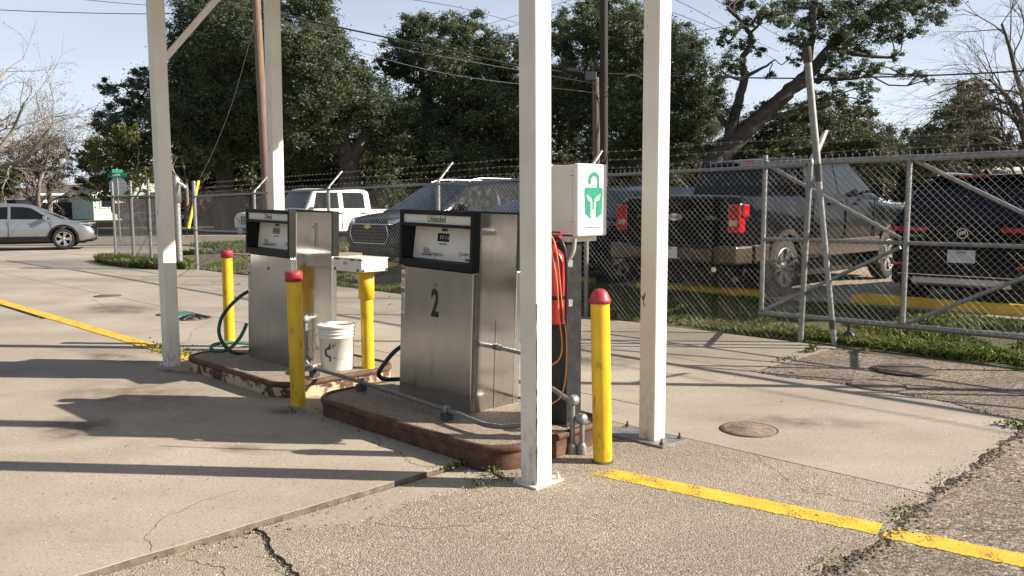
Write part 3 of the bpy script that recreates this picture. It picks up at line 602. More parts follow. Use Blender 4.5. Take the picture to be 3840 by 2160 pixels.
    mb = MB(); mb.prism([(cx+.008*math.cos(k*.52), cv+.008*math.sin(k*.52)) for k in range(12)], dp, 0, .0022); mb.prism([(cx-.003, cv-.006), (cx+.003, cv-.006), (cx+.003, cv+.006), (cx-.003, cv+.006)], dp, 0, .003, 1); mb.build('emblem_centre', [M['dial'], M['ink']], e_)
    gx_ = w-.235
    mb = MB(); mb.prism([(gx_+.013*math.cos(k*.52), .052+.015*math.sin(k*.52)) for k in range(12)], dp, 0, .0012); e_ = mb.build('emblem', M['ink'], dial)
    mb = MB(); mb.prism([(gx_+.008*math.cos(k*.52), .052+.011*math.sin(k*.52)) for k in range(12)], dp, 0, .0022); mb.build('emblem_centre', M['dial'], e_)
    text('lettering', 'GASBOY', .022, tf(gx_+.02, .052), M['ink'], dial, .9, .015, 'LEFT'); text('lettering', 'Atlas', .032, tf(gx_+.055, .018), M['ink'], dial, .9, .02, 'LEFT')
    # safety sticker column at the left edge
    sk = MB(); sk.prism([(.008, .60), (.048, .60), (.048, zb-.014), (.008, zb-.014)], lambda u, v, h: (u, -.001-h, v), 0, .001); so = sk.build('safety_sticker', M['decal'], t)
    q = lambda u, v, h: (u, -.002-h, v)
    mb = MB(); mb.prism([(.009, zb-.034), (.047, zb-.034), (.047, zb-.016), (.009, zb-.016)], q, 0, .001); mb.build('red_header', M['redcap'], so)
    mb = MB(); z_ = zb-.078
    for k in range(16):
        a_, b_ = k*math.pi/8, (k+1)*math.pi/8; mb.prism([(.028+.018*math.cos(a_), z_+.022*math.sin(a_)), (.028+.018*math.cos(b_), z_+.022*math.sin(b_)), (.028+.014*math.cos(b_), z_+.017*math.sin(b_)), (.028+.014*math.cos(a_), z_+.017*math.sin(a_))], q, 0, .001)
    mb.prism([(.015, z_+.012), (.018, z_+.015), (.041, z_-.012), (.038, z_-.015)], q, 0, .0014); mb.build('no_smoking_symbol', M['redcap'], so)
    mb = MB()
    for k in range(4): mb.box(.02+.004*k, .0225+.004*k, -.0035, -.002, z_-.008, z_+.006+.003*(k % 2))
    for (z0, z1) in ((zb-.20, zb-.165),): mb.box(.012, .024, -.0032, -.002, z0, z1); mb.box(.03, .044, -.0032, -.002, z0+.004, z1-.004)
    mb.build('pictogram', M['ink'], so)
    mb = MB(); rg = random.Random(3)
    for k in range(22):
        z0 = zb-.115-.0085*k-(.05 if k > 4 else 0)
        if z0 < .61: break
        mb.box(.012, .024+rg.uniform(.008, .02), -.003, -.002, z0, z0+.0035)
    mb.build('small_print', M['ink'], so)
    if number_side: text('pump_number', '2', .26, lambda u, v, h: (w*.5+u, -.0005-h, .70+v), M['ink'], t, .62, .028)
    else:
        mb = MB(); xx = w-.0006
        mb.prism([(.235, 1.03), (.262, 1.03), (.262, 1.235), (.243, 1.235), (.236, 1.215), (.215, 1.208), (.215, 1.192), (.235, 1.194)], lambda u, v, h: (xx+h, u, v), 0, .0015); mb.build('pump_number', M['ink'], t)
    mb = MB()
    for y_ in (.051, .399): mb.box(w-.004, w+.0005, y_-.001, y_+.004, 0, H-.02)
    mb.build('corner_seam', M['galv'], t)
    return t
d1 = dispenser(-6.905, 3.53, .735, 'stainless steel fuel pump headed Diesel with a black number on its side', 'Diesel', 1.7, False, 0)
d2 = dispenser(-4.70, 3.55, .755, 'stainless steel fuel pump headed Unleaded with a black number on its front', 'Unleaded', 1.9, True, 1)
def spline(pts, n=8):
    P = [Vector(p) for p in pts]; P = [P[0]*2-P[1]]+P+[P[-1]*2-P[-2]]; out = []
    for i in range(1, len(P)-2):
        for k in range(n):
            t = k/n; a, b, c, d = P[i-1], P[i], P[i+1], P[i+2]
            out.append(.5*((2*b)+(-a+c)*t+(2*a-5*b+4*c-d)*t*t+(-a+3*b-3*c+d)*t**3))
    return out+[P[-2]]
def px(xs, ys, a=None, Y=None, zz=None):
    pass
def tubething(name, label, cat, pts, r, mat, n=10, group=None, sp=8):
    mb = MB(); mb.tube(spline(pts, sp) if sp else pts, r, n); o = mb.build(name, mat); return setp(o, label, cat, group)
def aS(x, y, Y): return at(x/1.4907, y/1.4907, Y)
# hoses (source-photo coordinates at the distance of each pump's far side)
hp = [(960, 1085, 7.6), (918, 1100, 7.55), (870, 1140, 7.5), (832, 1190, 7.5), (821, 1245, 7.48), (838, 1290, 7.45), (868, 1318, 7.42), (905, 1326, 7.5), (950, 1326, 7.62)]
hz = [aS(*p) for p in hp]
tubething('fuel_hose', 'dark green fuel hose looping out behind the diesel pump', 'hose', hz, .0165, M['hosegreen'])
hp = [(926, 1212, 7.72), (905, 1258, 7.7), (878, 1292, 7.66), (850, 1312, 7.62), (812, 1316, 7.6), (792, 1307, 7.62), (802, 1293, 7.72), (850, 1285, 7.8), (930, 1288, 7.86), (965, 1295, 7.9)]
tubething('fuel_hose', 'green hose coil lying on the kerb by the diesel pump', 'hose', [max(aS(*p), aS(*p), key=lambda q: 0) for p in hp], .0165, M['greencover'])
hp = [(1520, 1290, 6.1), (1480, 1318, 6.08), (1440, 1365, 6.05), (1420, 1400, 6.05), (1432, 1418, 6.1), (1460, 1423, 6.15), (1510, 1421, 6.2)]
tubething('fuel_hose', 'black fuel hose bowing out beside the unleaded pump', 'hose', [aS(*p) for p in hp], .0165, M['hoseblack'])

# ------------------------------------------------------------------ bollards
def bollard(a, b, h, label, cap, lean=0, r=.055, z=0):
    t = thing('bollard', label, 'bollard', E(a, b, z), rot=(Matrix.Rotation(R(lean), 3, 'Y') @ Matrix.Rotation(GR, 3, 'Z')).to_euler(), group='yellow bollards round the pumps')
    hc = .075; mb = MB(); mb.lathe([(r, -.01), (r, .25), (r*1.005, .26), (r*1.005, h-hc-.2), (r, h-hc-.19), (r, h-hc+.004)], 28); mb.build('pipe', M['yellow'], t)
    mb = MB()
    if cap == 'flat': mb.lathe([(r+.001, h-hc), (r+.009, h-hc), (r+.009, h-.012), (r+.003, h), (0, h+.003)], 28)
    else: mb.lathe([(r+.001, h-hc-.01), (r+.007, h-hc-.01), (r+.007, h-hc+.012), (r+.003, h-hc+.016), (r*.99, h-.05), (r*.82, h-.024), (r*.5, h-.006), (0, h)], 28)
    mb.build('cap', M['redcap'], t); mb = MB(); mb.lathe([(r+.012, -.002), (r+.010, .006), (r, .012)], 28); mb.build('base_seal', M['soil'], t); return t
bollard(-8.29, 4.03, 1.025, 'yellow bollard with flat red cap behind the green hose', 'flat', .3)
bollard(-5.41, 3.15, 1.015, 'yellow bollard with flat red cap between the two islands', 'flat', -.3)
bollard(-2.955, 3.70, 1.018, 'yellow bollard with domed red cap beside the black pedestal', 'dome', -1.4)
# box on a yellow stand
t = thing('receipt_box_stand', 'yellow sleeved pole carrying a shallow white lidded box', 'box stand', E(-5.70, 3.985), GR)
mb = MB(); mb.lathe([(.053, -.01), (.053, .78)], 24); mb.build('pole', M['yellow'], t); mb = MB(); mb.lathe([(.055, .72), (.066, .722), (.066, .955), (0, .956)], 24); mb.build('sleeve', M['yellow'], t)
mb = MB(); mb.box(-.235, .16, -.155, .105, .955, 1.055, 0, .005); bo = mb.build('box', M['boxwhite'], t)
mb = MB(); mb.box(-.241, .166, -.161, .111, 1.0555, 1.068, 0, .004); lid = mb.build('lid', M['boxwhite'], t)
mb = MB(); mb.box(-.09, -.05, -.163, -.1565, 1.01, 1.03); mb.build('label_tag', M['grey'], bo)
for x in (-.21, .01, .12): 
    mb = MB(); mb.box(x, x+.06, -.164, -.155, 1.048, 1.06); mb.build('hinge', M['castiron'], lid)
for (x, y) in ((-.22, -.158), (.11, -.158), (.163, .09), (.163, -.14)):
    mb = MB(); mb.lathe([(0, -.006), (.011, -.004), (.011, .004), (0, .006)], 10, c=(x, y, .97), axis='Y'); mb.build('foot_bolt', M['castiron'], bo)

# ------------------------------------------------------------------ bucket
t = thing('bucket', 'white plastic bucket with lid and wire handle on the diesel island', 'bucket', E(-5.865, 3.79, IZ), 0); r = .148
mb = MB(); mb.lathe([(0, .001), (.128, .001), (.131, .006), (.143, .27), (.150, .272), (.150, .282), (.1435, .285), (.144, .30), (.152, .302), (.152, .312), (.145, .315), (.1455, .33), (.153, .332), (.153, .34), (.146, .343), (.146, .36)], 40); body = mb.build('body', M['bucket'], t)
mb = MB(); mb.lathe([(.147, .352), (.156, .352), (.157, .374), (.150, .379), (.143, .372), (.135, .366), (0, .367)], 40); mb.build('lid', M['bucket'], t)
mb = MB(); mb.tube(spline([(-.148, -.02, .30), (-.166, -.03, .285), (-.172, -.035, .25), (-.162, -.04, .20), (-.145, -.05, .17)], 5), .003, 6); mb.build('handle', M['galvdull'], t)
def cylf(th0, z0, r_=.1375):
    return lambda u, v, h: ((r_+(z0+v)*.047-.002+h)*math.cos(th0+u/r_), (r_+(z0+v)*.047-.002+h)*math.sin(th0+u/r_), z0+v)
cf = cylf(R(-97), .15)
mb = MB()
def strip(pts, w_):
    for (p, q) in zip(pts[:-1], pts[1:]):
        p = Vector(p); q = Vector(q); d = (q-p).normalized(); n_ = Vector((-d[1], d[0]))*w_*.5; mb.prism([tuple(p-n_-d*w_*.3), tuple(q-n_+d*w_*.3), tuple(q+n_+d*w_*.3), tuple(p+n_-d*w_*.3)], cf, -.002, .003)
strip([(-.01, .075), (-.01, .047)], .011); strip([(-.01, -.03), (-.01, -.06)], .011)
strip([(-.01, .042)]+[(-.024-.026*math.cos(R(a_)), .008+.034*math.sin(R(a_))) for a_ in range(70, -71, -20)]+[(-.01, -.027)], .011); mb.build('print', M['ink'], body)
mb = MB()
for (u, v, rr) in ((.02, .068, .007), (.034, .073, .004), (.016, .052, .005)): mb.prism([(u+rr*math.cos(k*.8), v+rr*math.sin(k*.8)) for k in range(8)], cf, -.002, .0035)
mb.build('print', M['ink'], body)
text('lettering', 'B-41', .016, lambda u, v, h: cf(.012+u, -.035+v, h+.002), M['ink'], body, .9, .02, 'LEFT'); text('lettering', 'Provent Inc. Filters 800', .010, lambda u, v, h: cf(.03+u, -.045+v, h+.002), M['ink'], body, .8, .0, 'LEFT')
t = thing('stone', 'small round stone by the diesel pump foot', 'stone', E(-6.06, 3.56, IZ), 0)
mb = MB(); rg = random.Random(4); mb.lathe([(0, 0), (.05, .004), (.062, .03), (.05, .055), (.02, .068), (0, .07)], 12); 
for i, v in enumerate(mb.v): n_ = mnoise.noise(Vector(v)*18); mb.v[i] = tuple(Vector(v)*(1+n_*.35)*Vector((1, 1, 1)).x)
st = mb.build('stone_body', M['islandtop'], t)

# ------------------------------------------------------------------ conduit run
t = thing('conduit_run', 'grey steel conduit strapped low along the two pump islands', 'conduit', E(-5.68, 3.47, IZ), GR); ba, bb_ = -5.68, 3.47
L_ = lambda a, b, z: (a-ba, b-bb_, z-IZ)
mb = MB(); mb.tube(spline([L_(-5.80, 3.475, .205), L_(-5.66, 3.475, .203), L_(-5.03, 3.445, .20), L_(-3.95, 3.345, .20), L_(-3.68, 3.31, .195), L_(-3.52, 3.30, .19), L_(-3.42, 3.345, .19), L_(-3.36, 3.44, .19)], 6), .0155, 12); mb.build('pipe', M['conduit'], t)
mb = MB(); mb.tube([L_(-6.03, 3.60, .22), L_(-5.96, 3.555, .21), L_(-5.86, 3.50, .207)], .016, 12); mb.tube([L_(-5.90, 3.52, .207), L_(-5.79, 3.475, .205)], .026, 12); mb.build('flex_fitting', M['galv'], t)
mb = MB(); mb.tube([L_(-6.03, 3.60, .20), L_(-6.03, 3.60, .54)], .0165, 12); mb.tube([L_(-6.03, 3.60, .19), L_(-6.03, 3.60, .25)], .026, 12); mb.tube([L_(-6.03, 3.60, .285), L_(-6.03, 3.60, .32)], .024, 8); mb.build('riser', M['galvdull'], t)
def lbbox(c, mbx, ax): 
    mbx.lathe([(0, -.032), (.03, -.032), (.034, -.012), (.034, .012), (.029, .022), (.010, .026), (0, .026)], 10, c=c, axis=ax)
mb = MB(); lbbox(L_(-6.03, 3.60, .555), mb, 'X'); mb.tube([L_(-6.03, 3.60, .555), L_(-6.17, 3.62, .56)], .0165, 12); mb.build('elbow_box', M['galv'], t)
for (a, b) in ((-5.70, 3.47), (-5.02, 3.444), (-3.93, 3.34)):
    mb = MB(); x, y, _ = L_(a, b, 0); z0 = .006
    mb.box(x-.032, x+.032, y-.03, y+.03, z0, z0+.044, 0, .003); blk = mb.build('support_block', M['darkgrey'], t)
    mb = MB(); mb.box(x-.012, x+.012, y-.022, y+.022, z0+.045, z0+.09, 0, .004); mb.build('clamp', M['galv'], blk)

t = thing('link_conduit', 'short horizontal conduit from the unleaded pump to the black pedestal', 'conduit', E(-3.93, 3.80, .545), GR); mb = MB(); mb.tube([(-.01, .0, .0), (.29, .02, -.02)], .014, 12); mb.build('pipe', M['galv'], t); mb = MB(); mb.lathe([(.022, 0), (.022, .02), (.016, .03)], 12, axis='X'); mb.build('locknut', M['galvdull'], t)
# ------------------------------------------------------------------ control pedestal, cabinet, extinguisher, cords
t = thing('pedestal', 'black sheet metal pedestal at the end of the rusty island', 'pedestal', E(-3.30, 3.77, IZ), GR)
mb = MB(); mb.box(-.34, 0, 0, .14, 0, 1.135, 0, .004); mb.build('housing', M['blackpaint'], t); mb = MB(); mb.box(-.37, .03, -.03, .17, .0005, .008); mb.build('base_flange', M['blackpaint'], t)
mb = MB(); mb.box(-.36, .02, -.01, .26, 1.1355, 1.17, 0, .004); mb.build('top_plate', M['boxwhite'], t)
t = thing('control_cabinet', 'off white wall cabinet with green padlock helmet emblem above the black pedestal', 'cabinet', E(-3.215, 3.775, 1.312), GR)
mb = MB(); mb.box(-.235, -.047, 0, .27, 0, .42, 0, .01); mb.build('body', M['boxwhite'], t); mb = MB(); mb.box(-.045, 0, -.006, .276, -.008, .428, 0, .012, 3); door = mb.build('door', M['boxwhite'], t)
mb = MB(); mb.box(-.40, -.237, -.02, .25, .0, .43, 0, .006); mb.build('rear_box', M['grey'], t); mb = MB(); mb.box(-.30, -.27, -.025, .0, .43, .455); mb.build('mounting_lug', M['boxwhite'], t)
for z in (.06, .335):
    for k in range(2):
        mb = MB(); mb.box(-.062, -.03, -.016, -.0065, z+.024*k, z+.024*k+.015, 0, .002); mb.build('hinge', M['boxwhite'], t)
# emblem, measured on the door: u 0..1 left to right, v 0..1 top to bottom
ud = lambda u, v, h: (.0005+h, .276*u, .42*(1-v))
def U(l): return [((x-552)/223.0, (y-166)/500.0) for x, y in l]
mb = MB()
sh_o = [(625, 305), (625, 262), (632, 238), (650, 220), (668, 213), (688, 216), (702, 230), (710, 252), (711, 330)]; sh_i = [(693, 330), (692, 268), (686, 252), (672, 246), (658, 250), (649, 262), (645, 280), (644, 305)]
mb.prism(U(sh_o+sh_i), ud, 0, .0012)
# helmet: crown, cheeks and nose with the eye and mouth gaps left open
mb.prism(U([(603, 326), (727, 326), (736, 334), (738, 372), (722, 372), (690, 392), (672, 415), (672, 330)]), ud, 0, .0012)
mb.prism(U([(603, 326), (597, 340), (597, 372), (612, 372), (640, 392), (662, 415), (672, 415), (672, 326)]), ud, 0, .0012)
mb.prism(U([(597, 372), (612, 372), (618, 400), (628, 420), (645, 425), (645, 553), (604, 516)]), ud, 0, .0013)
mb.prism(U([(738, 372), (722, 372), (716, 400), (706, 420), (686, 424), (684, 553), (730, 516)]), ud, 0, .0013)
mb.prism(U([(655, 408), (678, 408), (671, 432), (670, 480), (664, 492), (659, 480), (659, 432)]), ud, 0, .0013)
mb.build('emblem', M['green'], door)
tb = lambda u0, v0: (lambda u, v, h: (.0006+h, .276*u0+u, .42*(1-v0)+v))
text('lettering', 'QILIPSU', .021, tb(.22, .045), M['grey'], door, .85, .01); text('lettering', 'WWW.FLEETSPARTAN.COM', .0125, tb(.5, .895), M['ink'], door, .88, .02)
t = thing('fire_extinguisher', 'red fire extinguisher hung on the black pedestal', 'fire extinguisher', E(-3.335, 3.685, .78), GR)
mb = MB(); mb.lathe([(0, 0), (.07, 0), (.076, .012), (.076, .37), (.068, .41), (.045, .44), (.025, .455), (.022, .48), (0, .48)], 28); mb.build('cylinder', M['red'], t); mb = MB(); mb.lathe([(.0765, .15), (.078, .152), (.078, .172), (.0765, .174)], 28); mb.build('strap', M['black'], t)
mb = MB(); mb.cyl((0, 0, .475), (0, 0, .52), .018, 12); mb.box(-.03, .06, -.012, .012, .52, .535); mb.box(-.02, .07, -.010, .010, .545, .556); mb.build('valve_handle', M['red'], t)
mb = MB(); mb.tube(spline([(.02, 0, .51), (.07, -.01, .5), (.095, .0, .44), (.1, .01, .3), (.098, .01, .1), (.098, .01, .06)], 6), [.011]*31, 10); mb.tube([(.098, .01, .07), (.098, .01, -.01)], [.009, .014], 10); mb.build('discharge_hose', M['hoseblack'], t)
for z_ in (.1, .34):
    mb = MB(); mb.box(-.06, .06, .077, .112, z_, z_+.04); mb.build('bracket', M['galvdull'], t)
rg = random.Random(5)
def cord(label, pts): return tubething('extension_cord', label, 'cord', pts, .0045, M['orange'], 6, sp=6)
cord('orange extension cord hanging in a long loop over the extinguisher', [aS(2050, 870, 4.79), aS(2076, 900, 4.78), aS(2092, 980, 4.765), aS(2102, 1080, 4.76), aS(2112, 1180, 4.75), aS(2124, 1260, 4.73), aS(2122, 1400, 4.72), aS(2104, 1485, 4.72), aS(2060, 1520, 4.73)])
cord('orange extension cord hanging in a shorter loop over the extinguisher', [aS(2055, 895, 4.78), aS(2072, 960, 4.77), aS(2088, 1060, 4.75), aS(2096, 1180, 4.74), aS(2108, 1290, 4.73), aS(2098, 1345, 4.73), aS(2060, 1375, 4.74)])
t = thing('conduit_riser', 'pair of grey conduit risers with round elbow boxes at the island end', 'conduit', E(-3.16, 3.70), GR)
mb = MB(); mb.tube([(-.03, 0, .0), (-.03, 0, .30)], .016, 12); mb.lathe([(.03, 0), (.03, .05), (.02, .07)], 12, c=(-.03, 0, 0)); mb.tube([(-.03, 0, .31), (-.20, .005, .37)], .016, 12); mb.build('riser_pipe', M['galvdull'], t)
mb = MB(); lbbox((-.03, 0, .325), mb, 'Y'); 
for i, v in enumerate(mb.v): mb.v[i] = (v[0], 0-(v[1]), v[2])
mb.build('elbow_box', M['galv'], t)
mb = MB(); mb.tube([(.02, .03, .0), (.02, .03, .22)], .015, 12); mb.lathe([(.028, 0), (.028, .05), (.018, .07)], 12, c=(.02, .03, 0)); mb.build('riser_pipe', M['galvdull'], t); mb = MB(); lbbox((.02, .03, .215), mb, 'X'); mb.build('elbow_box', M['galv'], t)
t = thing('cabinet_conduit', 'grey bent conduit dropping from the off white cabinet down the pedestal', 'conduit', E(-3.25, 3.755, .55), GR)
mb = MB(); mb.tube(spline([(.0, .03, .74), (-.005, .02, .66), (-.03, 0, .60), (-.045, -.01, .52), (-.05, -.012, .42), (-.07, -.012, .36)], 6), .013, 10); mb.build('pipe', M['grey'], t); mb = MB(); mb.cyl((-.047, -.012, .44), (-.047, -.012, .50), .02, 12); mb.build('coupling', M['grey'], t)
tubething('loose_wire', 'thin pale wire curled on the ground by the domed bollard', 'wire', [aS(2275, 1728, 4.72), aS(2290, 1745, 4.66), aS(2320, 1754, 4.63), aS(2350, 1748, 4.65), aS(2342, 1732, 4.7)], .003, M['grey'], 6)
# ------------------------------------------------------------------ chain link fence and gates
FB = 8.42
def chain_mesh(a0, a1, z0f, z1f, b=0.0, d=.072, r=.0017, oa_=0.0, spikes=True):
    """woven diamond wire between two ends; z0f/z1f give bottom and top along a (local)"""
    V = []; F = []
    L = a1-a0; zmax = max(z1f(a0), z1f(a1)); zmin = min(z0f(a0), z0f(a1)); H_ = zmax-zmin
    def wire(p, q, rr):
        p = Vector(p); q = Vector(q); t = (q-p).normalized(); u = t.orthogonal().normalized(); w = t.cross(u); o = len(V)
        for c in (p, q):
            for k in range(3): V.append(tuple(c+(u*math.cos(k*2.0944)+w*math.sin(k*2.0944))*rr))
        for k in range(3): F.append((o+k, o+(k+1) % 3, o+3+(k+1) % 3, o+3+k))
    n = int((L+H_)/d)+1
    for sgn in (1, -1):
        for k in range(-int(H_/d)-1, int(L/d)+int(H_/d)+2):
            u0 = k*d
            # line u = u0 + sgn*(z-zmin); clip to [0,L] and to bottom/top
            za, zb_ = zmin, zmax
            if sgn == 1: lo, hi = zmin-u0, zmin+(L-u0)
            else: lo, hi = zmin+(u0-L), zmin+u0
            za = max(za, lo); zb_ = min(zb_, hi)
            if zb_-za < .01: continue
            ua = u0+sgn*(za-zmin); ub = u0+sgn*(zb_-zmin)
            zb_ = min(zb_, z1f(a0+min(max(ub, 0), L)) if True else zb_); ub = u0+sgn*(zb_-zmin)
            za = max(za, z0f(a0+min(max(ua, 0), L))); ua = u0+sgn*(za-zmin)
            if zb_-za < .01: continue
            # three pieces with a slight weave
            P = [(a0+ua+(ub-ua)*i/4-oa_, b+sgn*.0022*(1 if i % 2 else -.4), za+(zb_-za)*i/4) for i in range(5)]
            for p, q in zip(P[:-1], P[1:]): wire(p, q, r)
    if spikes:
        for k in range(int(L/d)):
            u = a0+k*d+.02; z = z1f(u)
            wire((u-oa_, b, z-.01), (u-oa_, b, z+.028), r*1.25); wire((u-oa_, b, z+.028), (u-oa_+.012, b, z+.042), r); wire((u-oa_, b, z+.028), (u-oa_-.010, b, z+.044), r)
    return V, F
topz = lambda a: 1.70+(a+18.9)/14.9*.2
gz = lambda a: zt(*E(a, FB)[:2])
FA0, FA1 = -18.9, -4.03
fen = thing('chain_link_fence', 'galvanised chain link fence with barbed wire arms between pumps and parked cars', 'fence', E(-11.5, FB), GR); fo = -11.5
posts = [-18.9, -16.05, -13.24, -10.1, -7.06, -4.03]
for i, a in enumerate(posts):
    lean = .03 if i == 5 else 0; mb = MB(); h = topz(a)+(.04 if 0 < i else .32)
    mb.tube([(a-fo+(-.0 if i < 5 else -.02), .04, -.05), (a-fo+lean, .04, h)], .031 if i else .042, 12); p_ = mb.build('post', M['galvdull'], fen)
    if i:
        mb = MB(); x = a-fo+lean; mb.obox((x, .04+.15, h+.15), (.018, 0, 0), (0, .155, .155), (0, .006, -.006)); mb.build('barb_arm', M['trim'], p_); mb = MB(); mb.lathe([(.036, -.05), (.038, -.02), (.034, .01), (.0, .02)], 12, c=(x, .04, h)); mb.build('post_cap', M['galv'], p_)
    else:
        mb = MB(); mb.lathe([(.046, -.01), (.044, .02), (.02, .045), (0, .05)], 12, c=(a-fo, .04, h)); mb.build('post_cap', M['galv'], p_)
for a, c in zip(posts[:-1], posts[1:]):
    mb = MB(); mb.tube([(a-fo, .02, topz(a)), (c-fo, .02, topz(c))], .021, 10); mb.build('top_rail', M['galvdull'], fen)
    V, F = chain_mesh(a, c, lambda u: gz(u)+.02, lambda u: topz(u)+.012, b=-.012, oa_=fo, r=.0018); m_ = np_mesh('chain_link_panel', V, F, M['wire'], fen); m_['kind'] = 'stuff'
mb = MB(); mb.tube([(FA0-fo, .02, .92), (-16.05-fo, .02, .93)], .018, 8); mb.build('brace_rail', M['galvdull'], fen); mb = MB(); mb.tube([(FA0-fo, .02, .1), (-16.05-fo, .02, .92)], .006, 6); mb.build('truss_rod', M['galvdull'], fen)
def barbed(a0, a1, zf, bf, name, parent, o_):
    V = []; mb = MB(); n = int((a1-a0)/.6); pts = [(a0+(a1-a0)*i/n-o_, bf, zf(a0+(a1-a0)*i/n)+.012*math.sin(i*2.1)) for i in range(n+1)]
    mb.tube(pts, .0028, 3); a = a0+.07
    while a < a1: z = zf(a); mb.tube([(a-o_-.012, bf-.008, z-.016), (a-o_+.012, bf+.008, z+.016)], .0022, 3); mb.tube([(a-o_+.010, bf-.008, z-.014), (a-o_-.010, bf+.008, z+.014)], .0022, 3); a += .13
    o = mb.build(name, M['wire'], parent, norm=False); return o
for k, fr in enumerate((.18, .55, .93)):
    barbed(-18.7, -4.0, lambda a, fr=fr: topz(a)+.04+fr*.30, .04+fr*.30, 'barbed_strand', fen, fo)
    barbed(-4.0, 3.4, lambda a, fr=fr: topz(a)+.06+fr*.32, .04+fr*.30, 'barbed_strand', fen, fo)
# sliding gate
gt = thing('sliding_gate', 'galvanised pipe gate with K braces and chain link in front of the dark parked cars', 'gate', E(-4.67, 8.75), GR)
G0, G1 = 0.0, 7.9; zb0, zt0 = .235, 1.95; vx = [0, 1.57, 3.14, 4.71, 6.28, 7.85]
mb = MB(); mb.tube([(-.03, 0, zb0), (7.88, 0, zb0+.03)], .03, 12); mb.build('bottom_rail', M['galv'], gt)
mb = MB(); mb.tube([(-.3, 0, zt0-.01), (7.88, 0, zt0)], .034, 12); mb.build('top_rail', M['galv'], gt)
zm = 1.09
for i, x in enumerate(vx):
    mb = MB(); mb.tube([(x, .0, zb0+.03), (x, .0, zt0+(.09 if i == 0 else -.03))], .027, 12); mb.build('upright', M['galv'], gt)
for i in range(5):
    x0, x1 = vx[i]+.025, vx[i+1]-.025; mb = MB(); mb.tube([(x0, 0, zm), (x1, 0, zm)], .021, 10); mb.build('mid_rail', M['galvdull'], gt)
    mb = MB(); mb.tube([(x0+.03, 0, zt0-.035), (x1-.03, 0, zm+.045)], .021, 10); mb.build('diagonal_brace', M['galv'], gt)
    mb = MB(); mb.tube([(x0+.03, 0, zb0+.045), (x1-.03, 0, zm-.045)], .021, 10); mb.build('diagonal_brace', M['galv'], gt)
V, F = chain_mesh(-.02, 7.85, lambda u: zb0, lambda u: zt0+.02, b=-.034, r=.0018); m_ = np_mesh('chain_link_panel', V, F, M['wire'], gt); m_['kind'] = 'stuff'
for i, x in enumerate((1.0, 5.2)):
    mb = MB(); mb.tube([(x, .06, -.02), (x, .06, zb0-.03)], .02, 10); mb.lathe([(0, -.03), (.06, -.03), (.06, .03), (0, .03)], 16, c=(x, .06, .06), axis='Y'); mb.build('guide_roller', M['darkgrey'], gt)
# leaning mast
t = thing('leaning_pole', 'tall leaning galvanised pipe with taped joint and dark rusted top beside the gate', 'pole', E(-3.69, 8.5), 0)
base = E(-3.69, 8.5); dx = -.42; H_ = 3.28
fz = lambda z: (dx*z/H_, 0, z)
mb = MB(); mb.tube([fz(-.05), fz(2.0)], .030, 14); mb.build('lower_pipe', M['galv'], t); mb = MB(); mb.tube([fz(1.84), fz(2.94)], .038, 14); mb.build('upper_pipe', M['galvdull'], t)
mb = MB(); mb.tube([fz(1.72), fz(1.9)], [.035, .041], 14); mb.build('tape_wrap', M['darkgrey'], t); mb = MB(); mb.tube([fz(.18), fz(.28)], .033, 12); mb.build('tape_wrap', M['darkgrey'], t)
mb = MB(); mb.tube([fz(2.92), fz(2.93), fz(3.06), fz(3.08)], [.042, .046, .046, .042], 14); mb.build('rusted_top', M['bark'], t)
mb = MB(); mb.obox((-.19, .03, 2.12), (.016, 0, 0), (.07, .06, .13), (0, .005, -.002)); mb.build('barb_arm', M['trim'], t)
# guide posts of the sliding gate further along the fence
for (a, b, h, lb) in ((-1.02, 8.1, 2.75, 'tall guide post standing before the middle of the sliding gate'),):
    t = thing('gate_guide_post', lb, 'gate post', E(a, b), GR); mb = MB(); mb.tube([(0, 0, -.05), (0, 0, h)], .055, 16); mb.build('pipe', M['galv'], t); mb = MB(); mb.lathe([(.06, h-.03), (.058, h+.01), (.03, h+.04), (0, h+.05)], 16); mb.build('post_cap', M['galv'], t)
    mb = MB(); mb.tube([(0, .05, h-.55), (0, .62, h-.62)], .02, 8); mb.build('roller_arm', M['galvdull'], t)
# left gate leaf, gate post
gl = thing('swing_gate', 'grey pipe gate with chain link standing on grass near the stop sign', 'gate', E(-23.6, 8.3), GR)
for i, x in enumerate((0, 1.3, 2.45, 3.85)):
    mb = MB(); mb.tube([(x, 0, .05), (x, 0, 2.14)], .034, 10); mb.build('upright', M['galvdull'], gl)
for z in (.08, 1.74):
    mb = MB(); mb.tube([(0, 0, z), (3.85, 0, z-.02)], .026, 10); mb.build('rail', M['galvdull'], gl)
for z in (1.86, 1.97, 2.08):
    mb = MB(); mb.tube([(0, -.035, z), (3.85, -.035, z)], .004, 4); mb.build('barbed_strand', M['wire'], gl)
mb = MB(); mb.tube([(1.35, 0, .12), (3.8, 0, 1.7)], .008, 6); mb.build('truss_rod', M['galvdull'], gl)
V, F = chain_mesh(.02, 3.83, lambda u: .08, lambda u: 1.76, b=-.034, r=.004); m_ = np_mesh('chain_link_panel', V, F, M['wire'], gl); m_['kind'] = 'stuff'
t = thing('gate_post', 'thick silver gate post with domed cap and bracket beside the swing gate', 'gate post', E(-19.45, 8.28), GR)
mb = MB(); mb.lathe([(.078, -.02), (.078, 1.62)], 20); mb.build('pipe', M['galv'], t); mb = MB(); mb.lathe([(.08, 1.55), (.1, 1.56), (.1, 2.08), (.085, 2.13), (.05, 2.19), (0, 2.21)], 20); mb.build('domed_cap', M['galv'], t)
mb = MB(); mb.tube([(.05, .0, 2.06), (.28, .1, 1.93)], .03, 8); mb.build('bracket', M['trim'], t)
